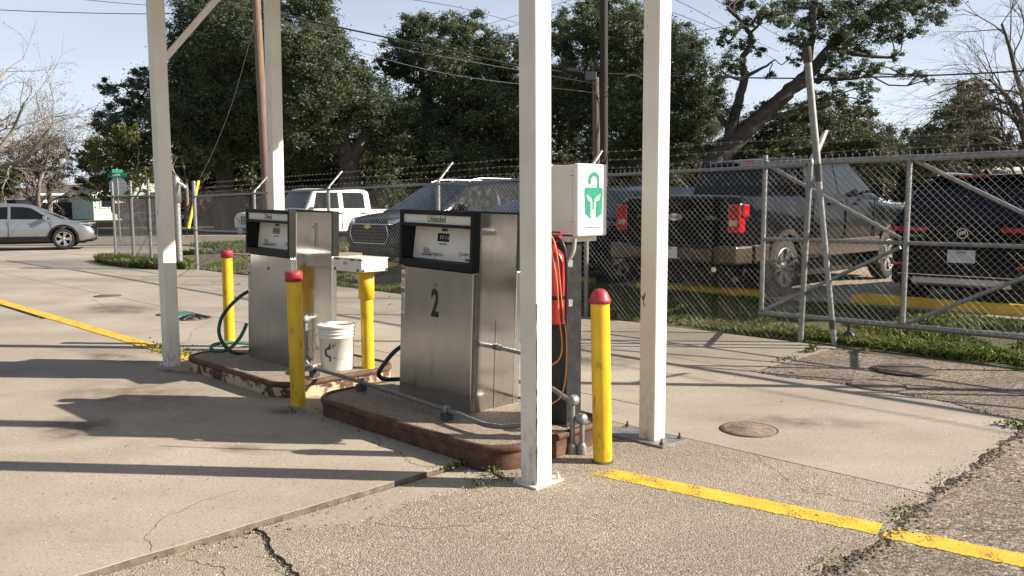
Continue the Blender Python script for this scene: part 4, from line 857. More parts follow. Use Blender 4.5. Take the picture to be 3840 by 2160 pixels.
for z in (.35, 1.0, 1.5):
    mb = MB(); mb.lathe([(.079, -.012), (.083, -.01), (.083, .01), (.079, .012)], 20, c=(0, 0, z)); mb.build('band', M['galvdull'], t)
# wheel stops
def wheel_stop(a0, a1, b, label):
    z = zt(*E((a0+a1)/2, b)[:2])+.01; mb = MB(); L = (a1-a0)/2; P = [(-.09, 0), (.09, 0), (.075, .10), (.05, .125), (-.05, .125), (-.075, .10)]; V = []
    for (x, s_) in ((-L, .72), (-L+.12, 1), (L-.12, 1), (L, .72)): V += [(x, y, zz*s_) for y, zz in P]
    F = [tuple(range(6))[::-1], tuple(range(18, 24))]+[(i*6+k, i*6+(k+1) % 6, (i+1)*6+(k+1) % 6, (i+1)*6+k) for i in range(3) for k in range(6)]
    mb.add(V, F); o = mb.build('wheel_stop', M['yellow']); o.location = E((a0+a1)/2, b, z); o.rotation_euler = (0, 0, GR); return setp(o, label, 'wheel stop', 'yellow wheel stops')
wheel_stop(-7.5, -5.45, 10.25, 'yellow concrete wheel stop behind the dark pickup truck'); wheel_stop(-4.42, -2.2, 10.72, 'yellow concrete wheel stop behind the dark crossover'); wheel_stop(-10.5, -8.45, 10.3, 'yellow concrete wheel stop in front of the navy car')
wheel_stop(-13.0, -11.0, 10.3, 'yellow concrete wheel stop in front of the dark saloon car'); wheel_stop(-15.6, -13.5, 10.3, 'yellow concrete wheel stop in front of the graphite suv')
# ------------------------------------------------------------------ vehicles
def interp(pts, x):
    if x <= pts[0][0]: return pts[0][1]
    for (x0, z0), (x1, z1) in zip(pts[:-1], pts[1:]):
        if x <= x1: return z0+(z1-z0)*(x-x0)/max(1e-6, x1-x0)
    return pts[-1][1]
def sinterp(pts, x, w=.07): return (interp(pts, x-w)+2*interp(pts, x)+interp(pts, x+w))/4
TYRES = {}
def wheel(parent, x, y, r, side, spokes, mat, w=.235, rimf=.68):
    mb = MB(); rr = r*rimf
    mb.lathe([(rr, -w/2+.01), (r*.9, -w/2), (r*.97, -w/2+.02), (r, -w/2+.05), (r, w/2-.05), (r*.97, w/2-.02), (r*.9, w/2), (rr, w/2-.01), (rr*.97, w/2-.04), (rr*.97, -w/2+.04), (rr, -w/2+.01)], 36, axis='Y')
    o = mb.build('wheel', M['rubber'], parent); o.location = (x, y, r)
    mb = MB(); s = side; mb.lathe([(rr*.99, s*(w/2-.012)), (rr*.93, s*(w/2-.02)), (rr*.9, s*(w/2-.05)), (rr*.88, s*(w/2-.11)), (0, s*(w/2-.12))], 36, m=1, axis='Y'); mb.lathe([(rr*1.0, s*(w/2-.01)), (rr*.995, s*(w/2-.004)), (rr*.92, s*(w/2-.015))], 36, axis='Y')
    for k in range(spokes):
        for da in (-.16, .16):
            a_ = 2*math.pi*k/spokes+da; c, sn = math.cos(a_), math.sin(a_); mb.obox((c*rr*.53, s*(w/2-.035), sn*rr*.53), (c*rr*.42, s*.012, sn*rr*.42), (-sn*.021, 0, c*.021), (0, .012, 0))
    mb.lathe([(rr*.2, s*(w/2-.05)), (rr*.2, s*(w/2-.02)), (0, s*(w/2-.015))], 16, axis='Y'); mb.build('rim', [mat, M['black']], o); return o
def boolean_cut(o, cutter):
    m = o.modifiers.new('b', 'BOOLEAN'); m.object = cutter; m.operation = 'DIFFERENCE'; m.solver = 'EXACT'
    dg = bpy.context.evaluated_depsgraph_get(); me = bpy.data.meshes.new_from_object(o.evaluated_get(dg)); o.modifiers.clear(); old = o.data; o.data = me; bpy.data.meshes.remove(old); bpy.data.objects.remove(cutter)
def car(name, label, cat, a, b, rz, sp, paint, world=None):
    L, Wd, H = sp['L'], sp['W'], sp['H']; hw = Wd/2
    loc = world if world else E(a, b); loc = Vector((loc[0], loc[1], zt(loc[0], loc[1])+.018))
    t = thing(name, label, cat, loc, rz); top = sp['top']; zb = sp.get('zb', .26); er = sp.get('er', .16)
    xs = sorted(set([round(-L/2+d, 3) for d in (0, .02, .06, .13, .25)]+[round(L/2-d, 3) for d in (0, .02, .06, .13, .25)]+[round(v, 3) for v in np.linspace(-L/2+.35, L/2-.35, 30)])); V = []; 
    for x in xs:
        d = L/2-abs(x); f = (1-min(1, d/.4))**2; g_ = (1-min(1, d/.14))**2; w = hw*(1-er*f); z1 = sinterp(top, x)-.07*g_; z0 = zb+.05*f+.06*g_; h = z1-z0
        sec = [(0, z0), (.80*w, z0), (.94*w, z0+.05), (.985*w, z0+.30*h), (w, z0+.58*h), (.99*w, z0+.78*h), (.965*w, z0+.93*h), (.91*w, z1-.005), (.80*w, z1+.008), (.4*w, z1+.02), (0, z1+.025)]
        V += [(x, y, z) for y, z in sec]+[(x, -y, z) for y, z in sec[-2:0:-1]]
    n = 20; F = []
    for i in range(len(xs)-1):
        for k in range(n): F.append((i*n+k, i*n+(k+1) % n, (i+1)*n+(k+1) % n, (i+1)*n+k))
    F += [tuple(range(n))[::-1], tuple(range((len(xs)-1)*n, len(xs)*n))]
    mb = MB(); mb.add(V, F, 0, True); body = mb.build('body', [paint, M['black']], t)
    r = sp['r']; cut = MB()
    for x in sp['wx']: cut.cyl((x, -hw-.2, r+.01), (x, hw+.2, r+.01), r+.055, 32)
    co = cut.build('cut', [M['black']]); bpy.context.view_layer.update(); co.matrix_world = t.matrix_basis.copy(); body.parent = None; body.matrix_world = t.matrix_basis.copy(); bpy.context.view_layer.update(); boolean_cut(body, co); body.parent = t; body.matrix_basis = Matrix()
    body.data.materials.clear(); body.data.materials.append(paint); body.data.materials.append(M['black'])
    mi = [0]*len(body.data.polygons)
    for p in body.data.polygons:
        c = p.center
        for x in sp['wx']:
            if math.hypot(c.x-x, c.z-r-.01) < r+.054 and c.z < r*2: mi[p.index] = 1
    body.data.polygons.foreach_set('material_index', mi); body.data.shade_smooth(); body.data.set_sharp_from_angle(angle=R(32))
    mb = MB(); mb.box(-L/2+.3, L/2-.3, -hw+.30, hw-.30, .2, zb+.25); mb.build('underbody', M['black'], t)
    for i, x in enumerate(sp['wx']):
        for s in (-1, 1): wheel(t, x, s*(hw-.125), r, s, sp.get('spokes', 5), sp.get('rim', M['alloy']))
    # cabin
    belt, ct, wr = sp['belt'], sp['cab'], sp.get('wr', .74)*hw; wb = hw*sp.get('wbf', .93); zh = max(z for _, z in ct)
    yw = lambda z: wb-(wb-wr)*max(0, z-belt)/(zh-belt)
    x0, x1 = ct[0][0], ct[-1][0]; cx = sorted(set([round(p[0], 3) for p in ct]+[round(v, 3) for v in np.linspace(x0, x1, 34)])); V = []
    ctop = lambda x: max(belt, (interp(ct, x-.03)+interp(ct, x)*2+interp(ct, x+.03))/4 if x0+.05 < x < x1-.05 else interp(ct, x))
    def csec(x):
        z1 = ctop(x); e = min(.07, (z1-belt)*.5+.002); return [(wb, belt-.10), (wb+.001, belt), (yw(z1-e), z1-e), (yw(z1-e*.3)-.035, z1-e*.25), (yw(z1)*.62, z1), (0, z1+.014)]
    for x in cx:
        s_ = csec(x); V += [(x, y, z) for y, z in s_]+[(x, -y, z) for y, z in s_[-2::-1]]
    n = 11; F = []
    for i in range(len(cx)-1):
        for k in range(n-1): F.append((i*n+k, i*n+k+1, (i+1)*n+k+1, (i+1)*n+k))
    F += [tuple(range(n))[::-1], tuple(range((len(cx)-1)*n, len(cx)*n))]
    mb = MB(); mb.add(V, F, 0, True); mb.build('cabin', paint, t, smooth_angle=35)
    def sect_z(x, yf):
        s_ = csec(x); y = abs(yf)*s_[3][0]
        (ya, za), (yb, zb2), (yc, zc) = s_[5], s_[4], s_[3]
        return za+(zb2-za)*y/max(yb, 1e-6) if y < yb else zb2+(zc-zb2)*(y-yb)/max(1e-6, yc-yb)
    def glass(nm, xa, xb, m, yl=.93, ns=6, off=.006):
        mb = MB(); V = []
        sgn = 1 if xb > xa else -1
        for i in range(ns+1):
            x = xa+(xb-xa)*i/ns
            for j in range(9):
                yf = -yl+2*yl*j/8; s_ = csec(x); V.append((x+.004*(1 if x > 0 else -1), yf*s_[3][0], sect_z(x, yf)+off))
        mb.add(V, [(i*9+j, i*9+j+1, (i+1)*9+j+1, (i+1)*9+j) for i in range(ns) for j in range(8)], 0, True); return mb.build(nm, m, t)
    if 'ws' in sp: glass('windscreen', *sp['ws'], sp.get('wsmat', M['carglasslight']))
    if 'rw' in sp: glass('rear_window', *sp['rw'], M['carglass'])
    for poly in sp.get('win', []):
        for s in (-1, 1):
            mb = MB(); mb.add([(x, s*(yw(z)+.006), z) for x, z in poly]+[(x, s*(yw(z)-.01), z) for x, z in poly], [tuple(range(len(poly)))]+[(i, (i+1) % len(poly), len(poly)+(i+1) % len(poly), len(poly)+i) for i in range(len(poly))]); mb.build('side_window', sp.get('winmat', M['carglass']), t)
    for s in (-1, 1):
        mx_, mz = sp['mir']; mb = MB(); mb.box(mx_-.07, mx_+.05, s*(hw+.12)-.1, s*(hw+.12)+.1, mz-.07, mz+.08, 0, .03, 3); mb.box(mx_-.02, mx_+.03, s*(hw-.02)-.05, s*(hw-.02)+.05, mz-.06, mz-.02); mb.build('door_mirror', sp.get('mirmat', paint), t)
        for hx in sp.get('han', []):
            mb = MB(); mb.box(hx-.09, hx+.09, s*(hw*.985)-.022, s*(hw*.985)+.022, belt-.12, belt-.085, 0, .008); mb.build('door_handle', sp.get('hanmat', paint), t)
        for dx_ in sp.get('seam', []):
            mb = MB(); mb.box(dx_-.004, dx_+.004, s*(hw)-.012, s*(hw)+.004, zb+.12, belt-.02); mb.build('door_gap', M['black'], t)
    if 'arch' in sp:
        wd, am = sp['arch']
        for x in sp['wx']:
            for s in (-1, 1):
                mb = MB(); V = []; K = 20; ri = r+.045; ro = ri+wd
                for k in range(K+1):
                    th = math.pi*(k/K)*1.16-.08*math.pi; c, sn = math.cos(th), math.sin(th)
                    for rr_, yy in ((ri, hw-.04), (ri, hw+.022), (ro, hw+.012), (ro, hw-.04)): V.append((x+c*rr_, s*yy, r+.01+sn*rr_))
                mb.add(V, [(k*4+j, k*4+(j+1) % 4, k*4+4+(j+1) % 4, k*4+4+j) for k in range(K) for j in range(4)]+[(0, 1, 2, 3), (K*4, K*4+1, K*4+2, K*4+3)], 0, False); mb.build('wheel_arch', am, t)
    if 'sill' in sp:
        z0, z1, sm_ = sp['sill']
        for s in (-1, 1):
            mb = MB(); mb.box(sp['wx'][0]+r+.09, sp['wx'][1]-r-.09, s*(hw*.985)-.03, s*(hw*.985)+.022, z0, z1, 0, .012); mb.build('sill_cladding', sm_, t)
    return t
def pbox(t, nm, mat, x0, x1, y0, y1, z0, z1, bev=.01):
    mb = MB(); mb.box(x0, x1, y0, y1, z0, z1, 0, bev); return mb.build(nm, mat, t)
def ell(u0, v0, ru, rv, n=20): return [(u0+ru*math.cos(2*math.pi*k/n), v0+rv*math.sin(2*math.pi*k/n)) for k in range(n)]
def rear_fn(L): return lambda u, v, h: (-L/2-h, -u, v)             # read from behind
def front_fn(L): return lambda u, v, h: (L/2+h, u, v)
def flat(t, nm, mat, poly, fn, h0, h1):
    mb = MB(); mb.prism(poly, fn, h0, h1); return mb.build(nm, mat, t)
def plate(t, fn, u, v, h, word='TEXAS', band=True):
    o = flat(t, 'licence_plate', M['plate'], [(u-.152, v-.076), (u+.152, v-.076), (u+.152, v+.076), (u-.152, v+.076)], fn, h-.004, h+.006)
    text('lettering', word, .045, lambda x, y, d: fn(u+x, v+.05+y, h+.006+d), M['plateink'], o, .9, .01)
    return o
RZ_AWAY = R(45); RZ_HERE = R(225)
# dark pickup truck, seen from behind
f150 = dict(L=5.9, W=2.03, H=1.96, r=.40, wx=(-1.75, 1.93), zb=.50, er=.06, top=[(-2.95, 1.37), (-1.0, 1.38), (1.3, 1.36), (1.6, 1.31), (2.5, 1.24), (2.95, 1.08)], belt=1.37,
    cab=[(-1.10, 1.37), (-.98, 1.86), (-.80, 1.945), (.35, 1.95), (.70, 1.91), (1.55, 1.37)], wr=.78, ws=(1.50, .74), rw=(-1.09, -.985), mir=(1.02, 1.50), mirmat=M['black'], han=(-.35, .55), seam=(-.98, .12, 1.2),
    win=[[(-.78, 1.41), (-.04, 1.41), (-.04, 1.86), (-.62, 1.86), (-.74, 1.8)], [(.03, 1.41), (1.30, 1.41), (.70, 1.82), (.60, 1.86), (.03, 1.86)]], spokes=6, arch=(.07, M['tan']), sill=(.50, .74, M['tan']), rim=M['alloy'])
t = car('pickup_truck', 'black and tan pickup truck backed up to the fence, red lamps showing', 'pickup truck', -6.36, 12.43, RZ_AWAY, f150, M['p_dark']); L = 5.9; fn = rear_fn(L); hw = 1.015
for s in (-1, 1):
    mb = MB(); y0, y1 = sorted((s*.80, s*.985)); mb.box(-L/2-.018, -L/2+.12, y0, y1, .90, 1.27, 0, .02, 3); lo = mb.build('tail_lamp', M['lensred'], t)
    mb = MB(); mb.box(-L/2+.02, -L/2+.17, *sorted((s*.93, s*1.018)), 1.10, 1.268, 0, .02, 3); mb.build('lamp_wrap', M['lensred'], lo)
    for (z0, z1, mm_) in ((.99, 1.06, M['lensclear']),): mb = MB(); mb.box(-L/2-.021, -L/2-.01, *sorted((s*.83, s*.94)), z0, z1, 0, .003); mb.build('reversing_lens', mm_, lo)
    pbox(t, 'bumper_corner', M['tan'], -L/2-.13, -L/2+.3, *sorted((s*.66, s*1.005)), .50, .735, .03); pbox(t, 'tow_hook', M['black'], -L/2-.02, -L/2+.2, *sorted((s*.3, s*.34)), .40, .47, .01)
    pbox(t, 'bed_side_trim', M['tan'], -L/2+.34, -2.25, *sorted((s*.985, s*1.022)), .52, .735, .01)
pbox(t, 'bumper', M['tan'], -L/2-.16, -L/2+.1, -.655, .655, .52, .70, .03); pbox(t, 'bumper_step', M['black'], -L/2-.14, -L/2+.08, -.66, .66, .702, .74, .01)
tg = pbox(t, 'tailgate', M['p_dark'], -L/2-.012, -L/2+.05, -.785, .785, .80, 1.355, .012); pbox(t, 'tailgate_handle', M['black'], -L/2-.022, -L/2, -.12, .12, 1.26, 1.31, .008)
text('badge_lettering', 'F150', .075, lambda u, v, h: fn(-.52+u, 1.10+v, .013+h), M['gold'], tg, 1.3, .0)
o = flat(tg, 'emblem', M['chrome'], ell(0, 1.10, .125, .05), fn, .01, .016); text('badge_lettering', 'Ford', .06, lambda u, v, h: fn(u, 1.10+v, .0165+h), M['p_navy'], o, 1.1, .005)
text('badge_lettering', 'KING RANCH', .028, lambda u, v, h: fn(.56+u, 1.105+v, .013+h), M['chrome'], tg, .9, .01); flat(tg, 'badge', M['chrome'], [(.46, 1.075), (.66, 1.075), (.66, 1.083), (.46, 1.083)], fn, .01, .015)
plate(t, fn, 0, .63, .165); mb = MB(); mb.tube([(-L/2+.25, -.55, .42), (-L/2-.02, -.62, .42)], .035, 12); mb.build('exhaust_tip', M['chrome'], t); mb = MB(); mb.tube([(-L/2+.9, -.55, .44), (-L/2+.55, -.55, .44)], .09, 12); mb.build('silencer', M['castiron'], t)
o = pbox(t, 'high_brake_lamp', M['lensclear'], -1.02, -.90, -.26, .26, 1.885, 1.93, .01); pbox(o, 'red_lens', M['lensredlit'], -1.027, -.95, -.1, .1, 1.888, 1.927, .006)
# dark crossover, seen from behind
enc = dict(L=4.36, W=1.81, H=1.63, r=.34, wx=(-1.32, 1.25), zb=.30, er=.13, top=[(-2.18, 1.02), (-1.9, 1.03), (1.0, 1.0), (1.3, .97), (2.0, .86), (2.18, .70)], belt=1.02,
    cab=[(-2.10, 1.02), (-1.78, 1.50), (-1.62, 1.585), (-1.2, 1.625), (.1, 1.62), (.45, 1.56), (1.30, 1.02)], wr=.68, ws=(1.24, .50), rw=(-2.09, -1.80), mir=(.80, 1.10), han=(-.55, .25), seam=(-.1,), wbf=.95,
    win=[[(-1.45, 1.08), (-.12, 1.06), (-.12, 1.50), (-1.2, 1.50)], [(-.05, 1.06), (.95, 1.05), (.42, 1.46), (.2, 1.50), (-.05, 1.50)]], arch=(.06, M['black']), sill=(.30, .46, M['black']))
t = car('crossover', 'dark navy crossover with slim red lamps backed up behind the sliding gate', 'car', -3.16, 12.9, RZ_AWAY, enc, M['p_dark']); L = 4.36; fn = rear_fn(L)
for s in (-1, 1):
    mb = MB(); mb.box(-L/2-.006, -L/2+.25, *sorted((s*.40, s*.80)), .925, .985, 0, .015, 3); lo = mb.build('tail_lamp', M['lensred'], t); mb = MB(); mb.box(-L/2+.05, -L/2+.38, *sorted((s*.77, s*.885)), .86, .985, 0, .025, 3); mb.build('lamp_wrap', M['lensred'], lo); pbox(lo, 'indicator', M['amber'], -L/2+.09, -L/2+.30, *sorted((s*.80, s*.882)), .83, .858, .01)
    pbox(t, 'rear_reflector', M['lensredlit'], -L/2-.004, -L/2+.15, *sorted((s*.58, s*.82)), .51, .545, .01)
pbox(t, 'lower_bumper', M['black'], -L/2-.03, -L/2+.3, -.80, .80, .29, .50, .04); pbox(t, 'chrome_strip', M['chrome'], -L/2-.038, -L/2+.1, -.72, .72, .40, .414, .004); pbox(t, 'skid_plate', M['alloy'], -L/2-.05, -L/2+.1, -.55, .55, .28, .385, .03)
o = flat(t, 'emblem', M['chrome'], ell(0, .915, .062, .062), fn, .0, .008); flat(o, 'emblem_centre', M['p_dark'], ell(0, .915, .052, .052), fn, .007, .0095)
for k, dv in enumerate((-.026, 0, .026)): flat(o, 'emblem_shield', M['chrome'], [(dv-.012, .935+dv*.4), (dv+.012, .945+dv*.4), (dv+.008, .905+dv*.4), (dv-.006, .89+dv*.4)], fn, .009, .012)
text('badge_lettering', 'ENCORE GX', .035, lambda u, v, h: fn(-.55+u, .875+v, .003+h), M['chrome'], t, 1.2, .0); plate(t, fn, 0, .64, .012)
o = pbox(t, 'rear_spoiler', M['p_dark'], -1.86, -1.45, -.56, .56, 1.575, 1.605, .012); pbox(o, 'high_brake_lamp', M['lensred'], -1.862, -1.8, -.17, .17, 1.58, 1.60, .004); mb = MB(); mb.tube([(-1.35, 0, 1.63), (-1.42, 0, 1.70)], [.05, .01], 8); mb.build('roof_antenna', M['black'], t)
for s in (-1, 1): mb = MB(); mb.tube(spline([(-1.4, s*.56, 1.60), (-1.2, s*.57, 1.655), (0, s*.58, 1.665), (.3, s*.58, 1.62)], 4), .014, 8); mb.build('roof_rail', M['chrome'], t)
# graphite suv facing the fence
trv = dict(L=5.18, W=2.0, H=1.8, r=.375, wx=(-1.5, 1.57), zb=.30, er=.18, top=[(-2.59, 1.05), (-2.3, 1.12), (1.0, 1.13), (1.25, 1.13), (2.0, 1.07), (2.42, .98), (2.59, .82)], belt=1.13,
    cab=[(-2.5, 1.13), (-2.25, 1.60), (-1.9, 1.75), (-1.2, 1.795), (.1, 1.79), (.55, 1.71), (1.55, 1.13)], wr=.72, ws=(1.50, .58), rw=(-2.46, -2.2), mir=(1.02, 1.20), han=(-.75, .25), seam=(-.32, .9), hanmat=M['chrome'],
    win=[[(-2.05, 1.30), (-1.35, 1.18), (-1.35, 1.66), (-1.75, 1.66)], [(-1.27, 1.18), (-.34, 1.18), (-.34, 1.69), (-1.27, 1.68)], [(-.25, 1.18), (1.18, 1.18), (.52, 1.62), (.3, 1.68), (-.25, 1.69)]], arch=(.05, M['p_grey']), sill=(.30, .44, M['black']))
def trv_front(t, L, hw, emb=True):
    fn = front_fn(L)
    g_ = flat(t, 'grille', M['black'], [(-.55, .50), (-.66, .66), (-.60, .86), (.60, .86), (.66, .66), (.55, .50)], fn, -.1, .012)
    for k in range(5): pbox(g_, 'grille_bar', M['darkgrey'], L/2-.02, L/2+.02, -.56-.02*k*(k < 3), .56+.02*k*(k < 3), .54+.065*k, .552+.065*k, .003)
    pbox(t, 'chrome_bar', M['chrome'], L/2-.10, L/2+.03, -.70, .70, .868, .892, .008); mb = MB(); mb.tube([fn(u, v, .014) for u, v in ((-.60, .86), (-.67, .66), (-.55, .49), (.55, .49), (.67, .66), (.60, .86))], .012, 6); mb.build('grille_surround', M['chrome'], t)
    if emb: flat(g_, 'emblem', M['gold'], [(-.13, .855), (-.045, .855), (-.045, .88), (.055, .88), (.055, .855), (.13, .855), (.11, .81), (.045, .81), (.045, .785), (-.055, .785), (-.055, .81), (-.11, .81)], fn, .03, .042)
    for s in (-1, 1):
        mb = MB(); mb.add([(L/2-.03, s*.60, .90), (L/2-.03, s*.60, .965), (L/2-.16, s*hw*.86, 1.0), (L/2-.46, s*hw*.975, 1.03), (L/2-.46, s*hw*.985, .95), (L/2-.15, s*hw*.88, .90), (L/2-.25, s*hw*.7, .95)], [(0, 1, 2, 5), (2, 3, 4, 5), (0, 1, 2, 6)]); h_ = mb.build('headlamp', M['lensclear'], t)
        mb = MB(); mb.add([(L/2-.20, s*(hw*.905), .985), (L/2-.44, s*(hw*.98+.012), 1.02), (L/2-.44, s*(hw*.99+.012), .955), (L/2-.19, s*(hw*.91+.01), .93)], [(0, 1, 2, 3)]); mb.build('indicator', M['amber'], h_)
        pbox(t, 'fog_recess', M['black'], L/2-.14, L/2+.003, *sorted((s*.68, s*.84)), .50, .62, .02)
    pbox(t, 'lower_bumper', M['black'], L/2-.25, L/2+.01, -.78, .78, .28, .42, .04)
t = car('suv', 'graphite grey suv facing the fence behind the white box stand', 'suv', -14.1, 12.55, RZ_HERE, trv, M['p_grey']); trv_front(t, 5.18, 1.0)
for s in (-1, 1): mb = MB(); mb.tube(spline([(-2.0, s*.62, 1.76), (-1.5, s*.63, 1.84), (0, s*.64, 1.845), (.4, s*.63, 1.78)], 4), .018, 8); mb.build('roof_rail', M['alloy'], t)
# dark saloon and navy hatch
sed = dict(L=4.85, W=1.85, H=1.44, r=.335, wx=(-1.38, 1.45), zb=.24, er=.18, top=[(-2.42, .95), (-2.0, 1.0), (-1.4, .98), (1.2, .95), (2.0, .85), (2.42, .66)], belt=.97,
    cab=[(-1.85, .97), (-.95, 1.36), (-.5, 1.435), (.2, 1.43), (.5, 1.37), (1.40, .97)], wr=.68, ws=(1.36, .52), rw=(-1.8, -.98), mir=(.8, 1.02), han=(-.7, .3), seam=(-.3, .85),
    win=[[(-1.25, 1.02), (-.34, 1.01), (-.34, 1.36), (-.7, 1.34)], [(-.27, 1.01), (1.02, 1.0), (.45, 1.31), (.2, 1.36), (-.27, 1.37)]])
t = car('saloon_car', 'low black saloon car behind the unleaded pump', 'car', -11.35, 12.45, RZ_HERE, sed, M['p_dark']); trv_front(t, 4.85, .92, False)
nav = dict(sed); nav.update(L=4.55, W=1.84, H=1.6, r=.35, wx=(-1.3, 1.36), zb=.27, top=[(-2.27, 1.0), (-1.9, 1.04), (1.1, 1.03), (1.9, .95), (2.27, .76)], belt=1.03, cab=[(-2.1, 1.03), (-1.75, 1.45), (-1.2, 1.585), (.1, 1.59), (.5, 1.51), (1.38, 1.03)], ws=(1.34, .53), rw=(-2.07, -1.78), mir=(.85, 1.1), win=[[(-1.5, 1.1), (-.3, 1.08), (-.3, 1.5), (-1.3, 1.48)], [(-.22, 1.08), (1.05, 1.06), (.45, 1.45), (.25, 1.49), (-.22, 1.5)]], rim=M['alloy'])
t = car('hatchback', 'navy blue car facing the fence between cabinet and pickup truck', 'car', -9.08, 12.05, RZ_HERE, nav, M['p_navy']); trv_front(t, 4.55, .92, False)
t = car('saloon_car', 'pale silver car parked beyond the dark pickup truck', 'car', -10.6, 17.8, RZ_HERE, sed, M['p_silver']); trv_front(t, 4.85, .92, False)
# white pickup with square cab
jp = dict(L=5.5, W=1.88, H=1.86, r=.42, wx=(-1.7, 1.79), zb=.50, er=.08, top=[(-2.75, 1.18), (-.9, 1.20), (1.1, 1.20), (1.25, 1.20), (2.5, 1.14), (2.75, 1.10)], belt=1.2,
    cab=[(-1.0, 1.2), (-.96, 1.78), (-.85, 1.845), (.85, 1.86), (.97, 1.80), (1.30, 1.2)], wr=.80, ws=(1.27, .99), rw=(-.99, -.965), mir=(1.0, 1.32), mirmat=M['black'], han=(-.70, .2), hanmat=M['black'], seam=(-.85, .08, 1.05),
    win=[[(-.78, 1.25), (-.02, 1.25), (-.02, 1.74), (-.70, 1.74), (-.78, 1.66)], [(.14, 1.25), (1.02, 1.25), (.86, 1.74), (.14, 1.74)]], arch=(.10, M['p_white']), spokes=5, rim=M['alloydark'])
t = car('utility_pickup', 'white boxy pickup truck with square side windows behind the diesel pump', 'pickup truck', -22.75, 14.55, R(222), jp, M['p_white']); L = 5.5; fn = front_fn(L)
o = flat(t, 'grille', M['p_white'], [(-.6, .72), (.6, .72), (.62, 1.12), (-.62, 1.12)], fn, -.06, .02)
for k in range(7): pbox(o, 'grille_slot', M['black'], L/2+.008, L/2+.024, -.32+k*.107-.036, -.32+k*.107+.036, .78, 1.04, .004)
for s in (-1, 1): 
    mb = MB(); mb.lathe([(0, .0), (.095, .0), (.1, -.02)], 20, c=(L/2+.03, s*.5, .93), axis='X'); mb.build('headlamp', M['lensclear'], t); pbox(t, 'front_wing', M['p_white'], 1.25, 2.62, *sorted((s*.70, s*.95)), .93, 1.02, .03)
pbox(t, 'front_bumper', M['black'], L/2-.02, L/2+.2, -.86, .86, .52, .68, .04); plate(t, fn, -.0, .60, .21, 'PS7')
# silver hatch side on
trx = dict(L=4.54, W=1.82, H=1.56, r=.36, wx=(-1.36, 1.35), zb=.27, er=.16, top=[(-2.27, .98), (-1.9, 1.02), (.9, .98), (1.3, .97), (2.0, .87), (2.27, .70)], belt=1.0,
    cab=[(-2.15, 1.0), (-1.80, 1.40), (-1.3, 1.53), (-.5, 1.56), (.15, 1.53), (.5, 1.45), (1.40, 1.0)], wr=.70, ws=(1.35, .52), rw=(-2.1, -1.82), mir=(.85, 1.06), han=(-.55, .42), seam=(-.25, 1.0), wbf=.96,
    win=[[(-1.62, 1.08), (-.98, 1.05), (-.98, 1.42), (-1.35, 1.40)], [(-.92, 1.05), (-.27, 1.04), (-.27, 1.45), (-.92, 1.43)], [(-.18, 1.04), (.98, 1.03), (.42, 1.40), (.2, 1.44), (-.18, 1.455)]], arch=(.075, M['black']), sill=(.27, .45, M['black']))
t = car('hatchback', 'silver compact suv with black cladding crossing the drive by the stop sign', 'car', 0, 0, R(22), trx, M['p_silver'], world=(-16.85, 28.5)); L = 4.54; fn = front_fn(L)
for s in (-1, 1):
    mb = MB(); mb.box(L/2-.42, L/2-.04, *sorted((s*.62, s*.875)), .845, .885, 0, .012); mb.build('headlamp', M['lensclear'], t); pbox(t, 'lamp_cluster', M['black'], L/2-.12, L/2-.02, *sorted((s*.62, s*.76)), .60, .68, .02)
pbox(t, 'grille', M['black'], L/2-.08, L/2+.005, -.55, .55, .45, .80, .02); pbox(t, 'lower_bumper', M['black'], L/2-.3, L/2-.02, -.76, .76, .25, .36, .04)
# red pickup across the street
rp_ = dict(f150); rp_.update(arch=(.05, M['p_silver']), sill=(.50, .66, M['p_silver']))
t = car('pickup_truck', 'red pickup truck with silver trim parked across the street', 'pickup truck', 0, 0, R(184), rp_, M['p_red'], world=(-23.6, 56.0))
mb = MB(); mb.box(-2.6, -1.2, -.95, .95, 1.375, 1.5, 0, .02); mb.build('bed_box', M['grey'], t)
# ------------------------------------------------------------------ trees
def leaves(centers, radii, per, size, rng, aspect=.5, droop=0.0, clump=.32):
    """leaf quads gathered in small clumps inside each ball of the crown"""
    P = []; rv = []
    for c, r in zip(centers, radii):
        ns = max(10, int(26*r*r)); d = rng.normal(size=(ns, 3)); d /= np.linalg.norm(d, axis=1)[:, None]
        rad = r*(.35+.68*rng.random(ns)**.6); cl = np.array(c)+d*rad[:, None]*np.array([1, 1, .85]); n = int(per*r*r)
        idx = rng.integers(0, ns, n); sg = clump*r*(.35+.65*rng.random(ns))
        P.append(cl[idx]+rng.normal(size=(n, 3))*(sg[idx]*np.where(rng.random(n) < .14, 2.3, 1.0))[:, None]*np.array([.6, .6, .42])); cv = rng.random(ns)*.55; rv.append(np.clip(cv[idx]+rng.random(n)*.45, 0, 1))
    P = np.concatenate(P); rv = np.concatenate(rv); n = len(P)
    t = rng.normal(size=(n, 3)); t[:, 2] = t[:, 2]*.6-droop; t /= np.linalg.norm(t, axis=1)[:, None]; u = rng.normal(size=(n, 3)); w = np.cross(t, u); w /= np.linalg.norm(w, axis=1)[:, None]
    s = size*(.6+.8*rng.random(n)); A = t*s[:, None]*.5; B = w*(s*aspect*.5)[:, None]
    V = np.stack([P-A+B, P-A-B, P+A], 1).reshape(-1, 3); F = np.arange(3*n).reshape(n, 3); return V, F, rv
